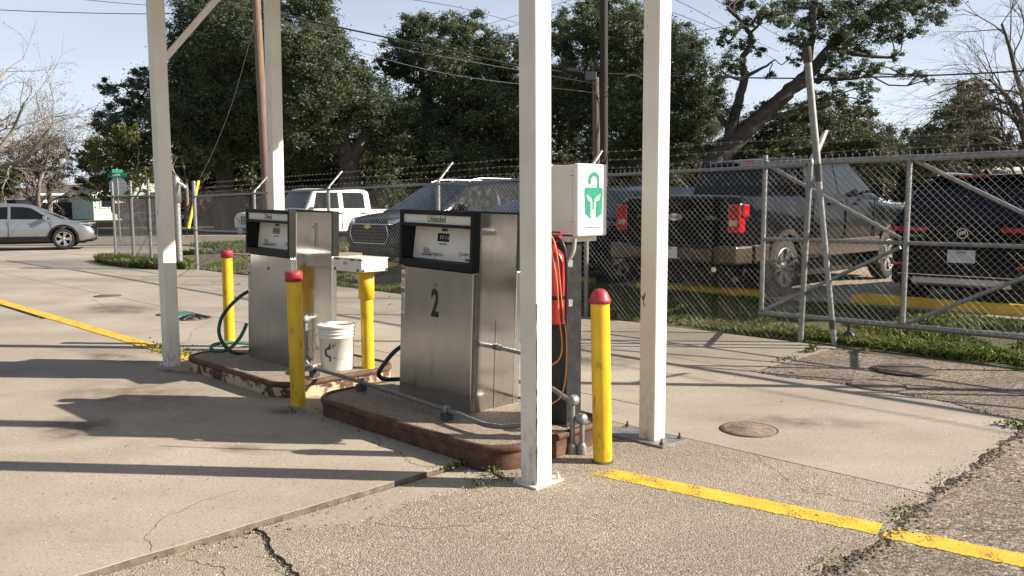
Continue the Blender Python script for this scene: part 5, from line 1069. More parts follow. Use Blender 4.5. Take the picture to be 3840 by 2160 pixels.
def limb(mb, p, q, r0, r1, rng, bend=.12, n=6, sides=7):
    p = Vector(p); q = Vector(q); L = (q-p).length; k1 = Vector(rng.normal(size=3))*L*bend; k2 = Vector(rng.normal(size=3))*L*bend*.5; pts = []
    for i in range(n+1):
        t = i/n; pts.append(p+(q-p)*t+k1*math.sin(math.pi*t)+k2*math.sin(2*math.pi*t)+Vector((0, 0, 1))*L*.08*math.sin(math.pi*t))
    mb.tube(pts, [r0+(r1-r0)*(i/n)**.8 for i in range(n+1)], sides, cap=False); return pts
def tree(name, label, base, trunk, blobs, Y, leafmat, barkmat, seed, per=3500, size=.128, r0=.35, group=None, droop=0, dj=2.2, twigs=3, clump=.36, grow=1.18):
    """trunk: list of photo points of the main stems; blobs: (x, y, r) in photo pixels at about distance Y"""
    rng = np.random.default_rng(seed); k = Y/2080; bp = at(base[0], base[1], Y); z0 = zt(bp.x, bp.y)
    t = thing(name, label, 'tree', (bp.x, bp.y, z0), 0, group); org = Vector((bp.x, bp.y, z0))
    nodes = []; mb = MB()
    for st in trunk:
        pts = [Vector((0, 0, -.1))] if st[0] == 'base' else []; rad = []
        src = st[1:] if st[0] == 'base' else st
        for (x, y, *rest) in src: pts.append(at(x, y, Y+(rest[1] if len(rest) > 1 else 0))-org); rad.append(rest[0] if rest else .2)
        if st[0] == 'base': rad = [rad[0]*1.5]+rad
        sp_ = spline(pts, 5); rr = [interp(list(enumerate(rad)), i/5) for i in range(len(sp_))]
        for i in range(len(sp_)): sp_[i] = sp_[i]+Vector((mnoise.noise(Vector((i*.7, seed, 0))), mnoise.noise(Vector((i*.7, seed, 9))), 0))*.12*(1 if i > 2 else 0)
        mb.tube(sp_, rr, 10, cap=False); nodes += list(zip(sp_[3:], rr[3:]))
    C = []; Rd = []
    for (x, y, r) in blobs:
        c = at(x, y, Y+rng.uniform(-dj, dj)); C.append(c-org); Rd.append(r*k*grow)
    for c, r in zip(C, Rd):
        p, pr0 = min(nodes, key=lambda n_: (n_[0]-c).length+(3 if n_[0].z > c.z+.5 else 0)); pts = limb(mb, p, c, min(pr0*.6, .05+.03*(c-p).length), .03, rng)
        for j in range(twigs):
            d = Vector(rng.normal(size=3)).normalized()*r*.9; limb(mb, pts[-2], c+d, .03, .008, rng, .15, 4, 4)
    mb.build('trunk', barkmat, t, norm=False)
    V, F, rv = leaves([tuple(c) for c in C], Rd, per, size, rng, droop=droop, clump=clump); np_mesh('crown', V, F, leafmat, t, rnd=rv); return t
OG = 'live oaks along the street behind the car park'
tree('oak_tree', 'dense dark live oak rising behind the canopy post and brown pole', (560, 450), [('base', (565, 420, .4), (560, 330, .35), (545, 230, .28), (530, 120, .2), (540, 10, .12)), [(560, 330, .25), (470, 290, .18), (360, 290, .1)], [(555, 300, .25), (620, 200, .16), (640, 60, .1)]],
    [(255, 325, 26), (285, 300, 36), (310, 330, 32), (275, 215, 22), (318, 235, 30), (350, 200, 24), (352, 180, 16), (390, 240, 46), (370, 300, 46), (430, 300, 55), (440, 215, 50), (480, 150, 58), (470, 90, 42), (500, 60, 45), (490, 10, 50), (540, -30, 60), (560, 60, 60), (600, 0, 60), (540, 140, 62), (600, 130, 62), (650, 80, 60), (560, 220, 65), (500, 250, 60), (620, 210, 62), (660, 160, 55), (470, 350, 48), (540, 320, 65), (610, 290, 65), (660, 250, 60), (590, 370, 60), (650, 340, 60), (520, 390, 45), (660, 30, 50)], 44, M['oakleaf'], M['bark'], 1, group=OG)
tree('oak_tree', 'broad live oak with forked trunk showing above the white pickup truck', (880, 455), [('base', (880, 430, .5), (875, 395, .48), (860, 350, .35), (840, 300, .25), (800, 220, .16)), [(885, 400, .4), (915, 350, .3), (925, 290, .2), (930, 220, .12)], [(870, 380, .3), (800, 350, .2), (760, 330, .1)], [(800, 220, .2), (770, 120, .14), (780, 20, .08)]],
    [(730, 10, 40), (790, 20, 42), (830, 40, 34), (740, 80, 48), (805, 90, 42), (850, 95, 30), (715, 150, 50), (780, 160, 56), (845, 150, 45), (880, 190, 48), (730, 230, 55), (800, 240, 60), (870, 250, 58), (925, 215, 45), (930, 280, 56), (985, 300, 50), (1030, 330, 42), (960, 345, 50), (1010, 375, 36), (740, 310, 55), (800, 320, 50), (860, 320, 40), (720, 380, 50), (780, 400, 40), (700, 200, 40), (690, 290, 45), (960, 400, 36)], 42, M['oakleaf'], M['bark'], 2, group=OG)
tree('oak_tree', 'wide live oak between the pumps with a thick limb reaching right', (1150, 450), [('base', (1150, 430, .5), (1140, 380, .42), (1120, 320, .32), (1075, 250, .22), (1060, 180, .15), (1050, 80, .1)), [(1140, 380, .35), (1200, 310, .25), (1250, 240, .16)], [(1125, 330, .3), (1150, 250, .2), (1150, 140, .12)]],
    [(1050, 55, 32), (1035, 90, 34), (1090, 80, 36), (1125, 60, 28), (1150, 85, 34), (1180, 50, 30), (1190, 85, 34), (1000, 130, 36), (1050, 140, 46), (1110, 145, 50), (1170, 140, 50), (1225, 120, 44), (1265, 140, 40), (970, 165, 28), (1010, 190, 40), (1240, 190, 52), (1180, 205, 55), (1060, 210, 45), (1290, 200, 48), (1120, 235, 44), (1230, 260, 58), (1290, 270, 55), (1170, 285, 55), (1110, 310, 50), (1060, 290, 40), (1230, 330, 60), (1300, 340, 55), (1160, 360, 55), (1090, 380, 50), (1270, 395, 50), (1040, 400, 40), (1200, 410, 46), (1320, 110, 36)], 45, M['oakleaf'], M['bark'], 3, group=OG)
tree('oak_tree', 'rounded live oak behind the dark utility pole', (1610, 450), [('base', (1610, 430, .42), (1605, 370, .35), (1580, 280, .26), (1540, 180, .16), (1520, 80, .1)), [(1605, 370, .3), (1670, 290, .2), (1720, 180, .1)]],
    [(1410, 80, 34), (1400, 130, 36), (1430, 50, 30), (1470, 50, 40), (1455, 110, 48), (1520, 30, 44), (1520, 100, 50), (1575, 60, 44), (1610, 50, 40), (1590, 120, 50), (1640, 80, 40), (1430, 190, 50), (1500, 180, 56), (1570, 190, 56), (1630, 160, 50), (1680, 90, 38), (1710, 100, 40), (1740, 120, 34), (1690, 160, 48), (1740, 180, 44), (1780, 200, 32), (1410, 250, 40), (1480, 260, 56), (1560, 270, 56), (1640, 240, 56), (1710, 240, 52), (1770, 260, 40), (1440, 320, 36), (1540, 340, 56), (1630, 320, 56), (1700, 310, 55), (1750, 330, 40), (1580, 400, 46), (1660, 390, 50), (1720, 380, 40), (1500, 380, 34)], 43, M['oakleaf'], M['bark'], 4, group=OG)
tree('oak_tree', 'open live oak with heavy leaning dark limbs behind the pickup truck', (1790, 440), [('base', (1795, 415, .5), (1820, 385, .48), (1870, 335, .42), (1930, 280, .38), (1990, 225, .34), (2040, 180, .30), (2090, 120, .24), (2150, 60, .18), (2230, 10, .12)), [(1830, 375, .3), (1840, 320, .26), (1860, 250, .22), (1872, 190, .19), (1868, 150, .16), (1890, 100, .13), (1870, 60, .1), (1830, 20, .08)], [(1840, 330, .18), (1815, 300, .15), (1800, 285, .1)], [(2030, 190, .2), (2040, 110, .17), (2050, 20, .13)], [(2100, 125, .14), (2180, 140, .1), (2240, 145, .06)], [(1990, 230, .16), (2060, 200, .12), (2120, 200, .08)], [(1880, 190, .1), (1920, 170, .06), (1950, 150, .03)], [(1930, 300, .12), (2010, 275, .08), (2060, 260, .05)]],
    [(1845, 10, 30), (1880, 0, 32), (1930, 20, 30), (1895, 50, 26), (1850, 70, 22), (1820, 95, 24), (1870, 110, 26), (1840, 150, 28), (1820, 185, 28), (1860, 175, 24), (1905, 130, 20), (1960, 40, 34), (1990, 75, 34), (1975, 10, 36), (2030, 10, 44), (2060, 55, 46), (2020, 100, 34), (2080, 100, 38), (2100, 20, 48), (2140, 70, 46), (2170, 20, 46), (2200, 75, 44), (2150, 120, 40), (2100, 150, 34), (2230, 20, 46), (2250, 80, 38), (2280, 30, 42), (2320, 10, 38), (2350, 40, 34), (2375, 15, 28), (2300, 80, 26), (2190, 165, 32), (2140, 190, 34), (2080, 200, 30), (2180, 220, 24), (2255, 140, 20), (2265, 185, 18), (2310, 185, 18), (2335, 200, 14), (2110, 240, 30), (2170, 260, 24), (2200, 285, 16), (2060, 250, 28), (2000, 150, 22), (1940, 190, 16), (1930, 260, 20), (1850, 290, 34), (1800, 250, 34), (1790, 310, 34), (1895, 285, 26)], 40, M['oakleaf'], M['bark'], 5, per=2900, size=.115, group=OG, dj=1.6, clump=.36, grow=1.0)
EG = 'evergreen thicket beyond the car park'
tree('evergreen_tree', 'dark bushy evergreen below the leaning oak limb', (1960, 450), [('base', (1960, 420, .2), (1965, 360, .15), (1970, 300, .08))], [(1900, 340, 44), (1860, 390, 44), (1930, 390, 50), (1960, 320, 44), (2000, 290, 36), (2000, 360, 52), (2050, 300, 44), (2030, 400, 50), (1800, 390, 40), (2070, 260, 26)], 46, M['cedarleaf'], M['bark'], 6, group=EG, per=3600)
tree('evergreen_tree', 'rounded dark evergreen right of the leaning oak limb', (2140, 450), [('base', (2140, 420, .2), (2140, 350, .15), (2140, 290, .08))], [(2100, 330, 48), (2150, 310, 44), (2130, 280, 28), (2090, 390, 50), (2160, 370, 52), (2200, 340, 40), (2215, 390, 46), (2240, 370, 26), (2180, 420, 40)], 47, M['cedarleaf'], M['bark'], 7, group=EG, per=3600)
tree('evergreen_tree', 'tall dark evergreen with a peak beside the bare vine tree', (2420, 450), [('base', (2420, 420, .2), (2430, 340, .15), (2440, 240, .06))], [(2445, 215, 20), (2430, 245, 30), (2460, 265, 34), (2410, 285, 40), (2460, 310, 44), (2370, 325, 38), (2420, 340, 48), (2330, 350, 34), (2380, 385, 50), (2450, 385, 52), (2310, 395, 40), (2500, 350, 34), (2510, 400, 40), (2290, 340, 18), (2470, 230, 22)], 48, M['cedarleaf'], M['bark'], 8, group=EG, per=3600)
tree('shrub_tree', 'loose yellow green small tree by the pale green house', (330, 560), [('base', (330, 540, .10), (325, 500, .09), (310, 440, .06)), [(328, 520, .07), (355, 470, .05), (370, 420, .03)], [(328, 520, .07), (290, 460, .05), (270, 420, .03)], [(328, 515, .06), (340, 450, .04), (350, 380, .03)]], [(215, 400, 30), (245, 380, 36), (290, 390, 40), (335, 380, 40), (375, 400, 34), (230, 440, 34), (280, 440, 38), (330, 435, 38), (365, 450, 30), (260, 480, 30), (305, 475, 30), (235, 360, 22), (320, 345, 30), (280, 350, 28), (360, 360, 30), (210, 470, 24)], 41.5, M['shrubleaf'], M['barkpale'], 9, per=2600, size=.13)
for i, (x0, x1, ya, yb, Y, n_, lb) in enumerate(((430, 720, 160, 420, 54, 26, 'further live oak filling the crown behind the brown pole'), (700, 1010, 210, 430, 55, 26, 'further live oak behind the forked trunk'), (1000, 1330, 190, 430, 56, 28, 'further live oak behind the wide oak'), (1390, 1800, 200, 430, 55, 30, 'further live oak behind the utility poles'))):
    rng_ = random.Random(90+i); bl = [(rng_.uniform(x0, x1), rng_.uniform(ya, yb), rng_.uniform(34, 48)) for k in range(n_)]
    tree('oak_tree', lb, ((x0+x1)/2, 500), [('base', ((x0+x1)/2, 440, .35), ((x0+x1)/2-10, 330, .25), ((x0+x1)/2+10, 230, .1))], bl, Y, M['oakleaf'], M['bark'], 80+i, per=1100, size=.2, group=OG, dj=1.5, twigs=1)
# hedge and thicket in the deep shade below the oaks
for i, (x0, x1, y0, Y, lb) in enumerate(((440, 720, 440, 52, 'dark thicket below the oak behind the canopy post'), (720, 1010, 440, 53, 'dark thicket below the forked oak'), (1010, 1310, 440, 54, 'dark thicket below the oak with the reaching limb'), (1380, 1700, 430, 53, 'dark thicket below the oak behind the utility poles'), (1700, 2060, 425, 54, 'dark thicket behind the pickup truck'), (2060, 2300, 430, 55, 'dark thicket behind the sliding gate'), (2300, 2640, 430, 55, 'dark thicket behind the dark crossover'))):
    rng_ = random.Random(i); bl = []
    for k in range(11): bl.append((x0+(x1-x0)*(k+.5)/11+rng_.uniform(-10, 10), y0-18+rng_.uniform(-32, 30), rng_.uniform(28, 44)))
    for k in range(9 if i else 0): bl.append((x0+(x1-x0)*(k+.5)/9, y0+45+rng_.uniform(-10, 10), rng_.uniform(28, 40)))
    tree('thicket', lb, ((x0+x1)/2, 520), [('base', ((x0+x1)/2, 470, .12), ((x0+x1)/2, 440, .08), ((x0+x1)/2, 420, .05))], bl, Y, M['cedarleaf'], M['bark'], 30+i, per=2000, size=.2, group='thickets under the oaks', dj=1.5, twigs=1, grow=1.3)['category'] = 'shrubs'
def far_tree(x, y, h, rad, seed, label):
    rng = np.random.default_rng(seed); z0 = zt(x, y); t = thing('evergreen_tree', label, 'tree', (x, y, z0), 0, 'dark trees at the side of the yard'); mb = MB(); mb.tube([(0, 0, -.1), (.1, 0, h*.3), (0, .1, h*.7)], [.3, .24, .1], 8, cap=False); C = []; Rd = []
    for k in range(26):
        th = rng.random()*6.283; rr = rad*math.sqrt(rng.random()); zz = h*(.12+.8*rng.random()); rr *= 1.05-.5*zz/h; C.append((rr*math.cos(th), rr*math.sin(th), zz)); Rd.append(rad*rng.uniform(.3, .42)); limb(mb, (0, 0, min(zz*.7, h*.6)), C[-1], .1, .03, rng)
    mb.build('trunk', M['bark'], t, norm=False); V, F, rv = leaves(C, Rd, 170, .5, rng, clump=.36); np_mesh('crown', V, F, M['cedarleaf'], t, rnd=rv)
for k, (x, y, h, rad) in enumerate(((34, -14, 9.5, 4.2), (38, -5, 10, 4.6), (36, 4, 9, 4.4), (40, 13, 10.5, 4.8), (-36, -8, 9.5, 4.6), (-40, 1, 10, 5), (-37, 10, 9, 4.5), (-30, -16, 9, 4.5), (-56, 58, 9, 5), (-50, 72, 10, 5), (-66, 46, 9, 5), (-76, 62, 10, 6), (-64, 78, 9, 5), (46, 50, 9, 5), (56, 58, 10, 5), (54, 40, 9, 5))): far_tree(x, y, h, rad, 60+k, ['dark evergreen beyond the asphalt on the sunny side', 'dark evergreen across the drive facing the pump fronts', 'far evergreen beyond the street corner past the silver car', 'far evergreen past the vine hung bare tree'][(k > 3)+(k > 7)+(k > 12)])
# bare trees
M['barkmid'] = pmat('brown grey bark', (.10, .082, .066), .9, 0, .35, 5, .4, bscale=20)
M['mossleaf'] = m_leaf('grey moss tufts', [(0, (.12, .105, .075)), (.6, (.22, .195, .15)), (1, (.32, .29, .235))], .2)
def bare(name, label, base, Y, stems, seed, depth=5, spread=.55, mat=None, r0=.16, leafy=0, sub=3, lenf=.72, droop=0.0, leafmat=None):
    rng = random.Random(seed); bp = at(base[0], base[1], Y); z0 = zt(bp.x, bp.y); org = Vector((bp.x, bp.y, z0)); t = thing(name, label, 'tree', org); mb = MB(); tips = []
    def grow(p, d, L, r, lv):
        n = 3 if lv > 1 else 2; pts = [p]; dd = d.copy()
        for i in range(n):
            dd = (dd+Vector((rng.gauss(0, .16), rng.gauss(0, .16), rng.gauss(0, .12)-droop*(1 if lv < 3 else 0)))).normalized(); pts.append(pts[-1]+dd*L/n)
        mb.tube(pts, [r*(1-.4*i/n) for i in range(n+1)], 6 if lv > 2 else 3, cap=False)
        if lv == 0: tips.append(pts[-1]); return
        for k in range(sub if lv > 1 else sub+1):
            q = pts[rng.randint(1, n)]; ax = Vector((rng.gauss(0, 1), rng.gauss(0, 1), rng.gauss(0, .8))).normalized(); nd = (dd+ax*spread*rng.uniform(.6, 1.5)).normalized(); grow(q, nd, L*lenf*rng.uniform(.7, 1.15), r*.52, lv-1)
    for st in stems:
        pts = [Vector((0, 0, -.1))]+[at(x, y, Y+rng.uniform(-.8, .8))-org for x, y in st]; sp_ = spline(pts, 4); n = len(sp_); mb.tube(sp_, [r0*(1-.75*i/n) for i in range(n)], 8, cap=False)
        for i in range(2, n):
            if i % 2 == 0 or i > n-4:
                d = (sp_[i]-sp_[i-1]).normalized(); ax = Vector((rng.gauss(0, 1), rng.gauss(0, .8), rng.gauss(0, .6))).normalized(); grow(sp_[i], (d+ax*.9).normalized(), 2.1*rng.uniform(.6, 1.2), r0*(1-.75*i/n)*.45, depth-2)
    mb.build('branches', mat or M['barkpale'], t, norm=False)
    if leafy:
        r_ = np.random.default_rng(seed); k = r_.integers(0, len(tips), leafy); P = np.array([tuple(tips[i]) for i in k])+r_.normal(size=(leafy, 3))*.09; n = leafy; T = r_.normal(size=(n, 3)); T /= np.linalg.norm(T, axis=1)[:, None]; Wv = np.cross(T, r_.normal(size=(n, 3))); Wv /= np.linalg.norm(Wv, axis=1)[:, None]
        V = np.stack([P-T*.05, P+Wv*.025, P+T*.05, P-Wv*.025], 1).reshape(-1, 3); np_mesh('dry_leaves', V, np.arange(4*n).reshape(n, 4), leafmat or M['dryleaf'], t, rnd=r_.random(n))
    return t
bare('bare_tree', 'leafless twiggy tree with dry seed heads at the street corner', (-70, 560), 40, [[(-60, 450), (-20, 400), (30, 330), (60, 260)], [(-60, 440), (0, 420), (60, 400), (120, 330), (140, 310)], [(-70, 400), (-40, 300), (-10, 220), (10, 180)], [(-60, 420), (10, 380), (80, 340)]], 11, 4, mat=M['barkpale'], leafy=200, lenf=.62)
bare('bare_tree', 'grey leafless tree in front of the white house', (95, 560), 52, [[(95, 490), (100, 440), (90, 390), (80, 350)], [(95, 480), (130, 430), (160, 380)], [(95, 480), (60, 430), (30, 390)], [(98, 470), (115, 420), (125, 360)], [(95, 480), (70, 440), (60, 370)]], 12, 6, mat=M['barkpale'], r0=.14, sub=3, lenf=.7, droop=.12, leafy=9000, leafmat=M['mossleaf'])
tree('mossy_tree', 'wooly grey brown winter tree in front of the white house', (125, 560), [('base', (125, 500, .14), (120, 450, .1), (110, 390, .05)), [(122, 470, .08), (150, 420, .04)], [(122, 470, .08), (80, 420, .04)]], [(60, 400, 34), (95, 370, 34), (135, 385, 34), (110, 425, 38), (160, 425, 28), (70, 440, 34), (30, 420, 34), (125, 345, 22), (175, 390, 20), (150, 455, 26), (10, 445, 30), (45, 370, 24)], 53, M['mossleaf'], M['barkpale'], 70, per=1500, size=.14, dj=1.5, twigs=8, grow=1.0)
tree('mossy_tree', 'grey brown winter tree behind the left canopy post', (470, 545), [('base', (470, 500, .12), (470, 450, .08), (465, 400, .04))], [(440, 400, 26), (475, 390, 28), (505, 410, 24), (455, 440, 28), (495, 445, 26), (425, 440, 22)], 53, M['mossleaf'], M['barkpale'], 71, per=1300, size=.14, dj=1.2, twigs=8, grow=1.0)
tree('shrub_tree', 'olive bush at the street corner left of the long house', (10, 560), [('base', (10, 520, .1), (10, 480, .07), (10, 440, .04))], [(0, 440, 30), (30, 460, 26), (-20, 420, 30), (15, 485, 24), (-30, 470, 34)], 50, M['shrubleaf'], M['barkpale'], 72, per=2000, size=.14)
bare('bare_tree', 'grey leafless tree between canopy post and oak', (470, 540), 50, [[(470, 480), (465, 430), (450, 380)], [(470, 470), (490, 420), (510, 380)], [(470, 480), (440, 440), (430, 400)]], 13, 6, mat=M['barkpale'], r0=.12, droop=.08, leafy=4000, leafmat=M['mossleaf'])
bare('bare_tree', 'leafless vine hung tree beside the tall evergreen', (2600, 480), 34, [[(2590, 420), (2570, 330), (2540, 290), (2480, 270), (2460, 310)], [(2595, 400), (2590, 280), (2560, 200), (2540, 120), (2520, 60)], [(2590, 380), (2560, 280), (2510, 250)], [(2600, 380), (2620, 200), (2590, 60)], [(2590, 420), (2550, 380), (2500, 350), (2450, 340)], [(2580, 330), (2530, 240), (2490, 200)]], 14, 5, mat=M['barkmid'], leafy=150, droop=.05)
bare('bare_tree', 'pale leafless brush tree seen between post and cabinet', (1415, 470), 56, [[(1415, 430), (1410, 390), (1400, 350)], [(1415, 430), (1440, 400), (1470, 390)], [(1415, 430), (1390, 400), (1385, 370)]], 15, 5, mat=M['barkmid'], r0=.09)
bare('bare_tree', 'thin leafless tree in the thicket behind the pickup truck', (1760, 470), 50, [[(1760, 430), (1740, 380), (1720, 340)], [(1760, 430), (1780, 380), (1790, 350)], [(1760, 430), (1820, 390), (1850, 370)]], 16, 5, mat=M['barkpale'], r0=.09)

# ------------------------------------------------------------------ poles, wires, signs
def pole(name, label, x0, y0, x1, y1, Y, r0, r1, mat, ztop=None):
    p = at(x0, y0, Y); q = at(x1, y1, Y); d = (q-p)/(q.z-p.z); zb = zt(p.x, p.y); b0 = p+d*(zb-.1-p.z); tp = p+d*((ztop or q.z)-p.z)
    t = thing(name, label, 'utility pole', (b0.x, b0.y, zb)); o = Vector((b0.x, b0.y, zb)); mb = MB(); pts = [b0-o+(tp-b0)*(i/8) for i in range(9)]; mb.tube(pts, [r0+(r1-r0)*i/8 for i in range(9)], 16); mb.build('shaft', mat, t); return t, tp
t, tp1 = pole('utility_pole', 'brown wooden utility pole beside the canopy post', 673, 520, 645, 0, 29, .165, .135, M['polebrown'], 9.8)
mb = MB(); o = tp1-Vector(t.location); mb.box(o.x-1.2, o.x+1.2, o.y-.06, o.y+.06, o.z-.5, o.z-.38); mb.build('crossarm', M['polebrown'], t)
t, tp2 = pole('utility_pole', 'tall dark utility pole behind the cabinet with tree shade in its colour', 1519, 420, 1519, 0, 30, .15, .13, M['poleshaded'], 10.5)
mb = MB(); o = tp2-Vector(t.location); mb.box(o.x-1.2, o.x+1.2, o.y-.06, o.y+.06, o.z-.5, o.z-.38); mb.build('crossarm', M['poleshaded'], t)
t, tp3 = pole('pole_stub', 'shorter weathered pole stub standing against the dark pole', 1501, 420, 1498, 192, 30.3, .15, .12, M['polegrey'])
t, tp4 = pole('utility_pole', 'distant utility pole with crossarm over the evergreens', 2411, 420, 2411, 203, 75, .14, .12, M['polegrey'])
mb = MB(); o = tp4-Vector(t.location); mb.obox((o.x-.3, o.y, o.z-.25), (1.25, 0, .15), (0, .06, 0), (0, 0, .06)); mb.build('crossarm', M['polegrey'], t)
t, tp5 = pole('utility_pole', 'small far utility pole with crossarm behind the bare corner tree', 136, 520, 136, 494-3, 90, .14, .12, M['polegrey'])
mb = MB(); o = tp5-Vector(t.location); mb.box(o.x-1.6, o.x+1.6, o.y-.06, o.y+.06, o.z-.3, o.z-.18); mb.build('crossarm', M['polegrey'], t)
WG = 'overhead wires between the poles'
def wire_(pts, r, label, mat=None, n=6):
    mb = MB(); mb.tube(spline([at(*p) for p in pts], 6), r, 5); o = mb.build('overhead_wire', mat or M['cable']); return setp(o, label, 'wire', WG)
wire_([(-260, 5, 36), (0, 25, 32), (370, 35, 30), (660, 28, 29)], .014, 'thick overhead wire from the brown pole across the open sky'); wire_([(-50, -30, 36), (220, 0, 33), (420, 15, 31), (655, 14, 29)], .011, 'overhead wire just above the thick one at the brown pole')
wire_([(665, 28, 29), (1000, 100, 29.2), (1300, 163, 29.6), (1508, 192, 30)], .03, 'heavy bundled cable from brown pole to dark pole', M['cable'])
wire_([(668, 52, 29), (860, 90, 29), (1100, 140, 29.4), (1510, 212, 30)], .011, 'thin overhead line strung below the heavy bundled cable', M['steelcable']); wire_([(668, 60, 29), (900, 130, 29), (1150, 190, 29.4), (1510, 235, 30)], .011, 'lowest thin line between brown pole and dark pole', M['steelcable'])
wire_([(960, -12, 40), (1150, 18, 42), (1310, 60, 45), (1420, 90, 48)], .014, 'thin wire high over the oaks beside the white post'); wire_([(1200, 70, 60), (1310, 35, 50), (1420, 5, 42), (1520, -30, 36)], .013, 'wire rising across the gap left of the white post'); wire_([(1190, 105, 60), (1320, 55, 50), (1460, 10, 42), (1540, -20, 36)], .013, 'second wire rising across the gap left of the white post')
wire_([(1519, 185, 30), (1700, 191, 30), (2000, 197, 29), (2300, 191, 27), (2576, 178, 25), (2900, 150, 22)], .026, 'heavy black cable running right from the dark pole'); wire_([(1519, 250, 30), (1580, 190, 29), (1640, 210, 33), (1700, 235, 38)], .015, 'slack black drop cable at the dark pole')
wire_([(1680, -10, 34), (1760, 30, 40), (1860, 85, 48), (1960, 130, 55)], .014, 'wire descending left of the leaning oak'); wire_([(1690, 30, 34), (1780, 65, 40), (1850, 95, 46), (1950, 150, 55)], .014, 'second wire descending left of the leaning oak'); wire_([(1800, 0, 34), (1880, 45, 40), (2000, 110, 50), (2150, 170, 60), (2410, 207, 75)], .016, 'long wire passing through the leaning oak to the distant pole')
wire_([(2050, 130, 50), (2200, 185, 60), (2330, 205, 68), (2405, 212, 75)], .016, 'lower long wire to the distant crossarm'); wire_([(1560, 105, 50), (1700, 85, 44), (1860, 60, 38), (2060, 10, 32)], .013, 'wire rising right across the leaning oak')
wire_([(645, 45, 28.6), (590, 240, 27.0), (545, 360, 26), (497, 462, 25.2), (486, 500, 25.0), (468, 600, 24.6)], .007, 'guy wire slanting down from the brown pole')
p0 = at(499, 455, 25.2); p1 = at(474, 575, 24.7); mb = MB(); mb.tube([p0, p1], .045, 10); setp(mb.build('guy_guard', M['yellowtag']), 'yellow plastic guard on the slanting guy wire', 'guy guard')
mb = MB(); c0 = at(1465, 183, 29.8); c1 = at(1425, 178, 29.7); mb.tube([c0, c1], .12, 12); setp(mb.build('splice_case', M['black']), 'black cylindrical cable splice case near the dark pole', 'splice case')
mb = MB(); c0 = at(1486, 192, 29.8); mb.box(c0.x-.2, c0.x+.2, c0.y-.12, c0.y+.12, c0.z-.15, c0.z+.15, 0, .03); setp(mb.build('terminal_box', M['darkgrey']), 'grey cable terminal box near the dark pole', 'terminal box')
# stop sign seen from behind with street name blades
c = at(296, 468, 35); t = thing('stop_sign', 'back of an octagonal sign with green street name blades on a post', 'sign', (c.x, c.y, zt(c.x, c.y))); zc = c.z-zt(c.x, c.y)
mb = MB(); mb.tube([(0, 0, -.05), (0, 0, zc+.75)], .03, 8); mb.build('post', M['galvdull'], t); mb = MB(); mb.prism([(.4*math.cos(R(22.5+45*k)), zc+.4*math.sin(R(22.5+45*k))) for k in range(8)], lambda u, v, h: (u, .035+h, v), 0, .004); mb.build('octagon_plate', M['signback'], t)
mb = MB(); mb.obox((.0, 0, zc+.46), (.38, .05, .02), (-.004, .03, 0), (0, 0, .085)); b1 = mb.build('street_blade', M['streetgreen'], t); mb = MB(); mb.obox((.0, 0, zc+.62), (.1, .26, 0), (.03, -.01, 0), (0, 0, .075)); mb.build('street_blade', M['streetgreen'], t)
text('lettering', 'ELM300', .12, lambda u, v, h: (u-.02, -.035-h+u*.13, zc+.46+v), M['trim'], b1, .8, .01)

# ------------------------------------------------------------------ houses
def house(name, label, x0, x1, ybase, yeave, ypeak, Y, dep, wall, roof, wins=(), gable=True, rz=0):
    p = at(x0, yeave, Y); q = at(x1, yeave, Y); z0 = zt((p.x+q.x)/2, Y); cx = (p.x+q.x)/2; w = (q.x-p.x)/2; he = p.z-z0; hp = at(x0, ypeak, Y).z-z0
    t = thing(name, label, 'house', (cx, Y, z0), R(rz)); mb = MB(); mb.box(-w, w, 0, dep, -.2, he)
    if gable: mb.add([(-w, 0, he), (w, 0, he), (0, 0, hp-.05), (-w, dep, he), (w, dep, he), (0, dep, hp-.05)], [(0, 1, 2), (3, 5, 4)])
    mb.build('wall', wall, t)
    mb = MB(); o = .35
    if gable:
        for s in (-1, 1): mb.add([(s*(w+o), -o, he-.12), (0, -o, hp), (0, dep+o, hp), (s*(w+o), dep+o, he-.12), (s*(w+o), -o, he-.0), (0, -o, hp+.12), (0, dep+o, hp+.12), (s*(w+o), dep+o, he)], [(0, 1, 2, 3), (4, 5, 6, 7), (0, 1, 5, 4), (3, 2, 6, 7), (0, 3, 7, 4)])
    else:
        mb.add([(-w-o, -o, he), (w+o, -o, he), (w+o, dep/2, hp), (-w-o, dep/2, hp), (-w-o, dep+o, he), (w+o, dep+o, he)], [(0, 1, 2, 3), (3, 2, 5, 4), (0, 3, 4), (1, 2, 5)])
    mb.build('roof', roof, t)
    for (u, v, ww, hh) in wins:
        f = MB(); f.box(u*w-ww/2-.08, u*w+ww/2+.08, -.05, -.002, v-.08, v+hh+.08); fo_ = f.build('window', M['trim'], t); g2 = MB(); g2.box(u*w-ww/2, u*w+ww/2, -.06, -.052, v, v+hh); g2.build('pane', M['winglass'], fo_)
    mb = MB(); mb.box(-w-o, w+o, -o-.03, -o, he-.2, he-.02); mb.build('fascia', M['trim'], t); return t
house('house', 'pale green gabled house behind the yellow green tree', 245, 480, 545, 490, 425, 62, 9, M['housegreen'], M['roof'], ((-.72, .9, .9, 1.1), (.3, .9, .9, 1.1)), rz=38)
house('house', 'white low house behind the dark board fence', 112, 205, 545, 486, 462, 70, 8, M['housewhite'], M['roof'], ((.0, .9, .8, 1.0),), False, rz=30)
house('house', 'long low house with dark roof beyond the silver car', -120, 100, 545, 498, 470, 76, 8, M['housewhite'], M['roof'], ((.3, .8, 1.2, 1.0),), False)
house('house', 'tan brick house behind the fence and guy wire', 505, 760, 560, 492, 455, 58, 9, M['housetan'], M['roofred'], ((-.2, .8, 1.1, 1.1), (.5, .8, 1.1, 1.1)), False, rz=25)
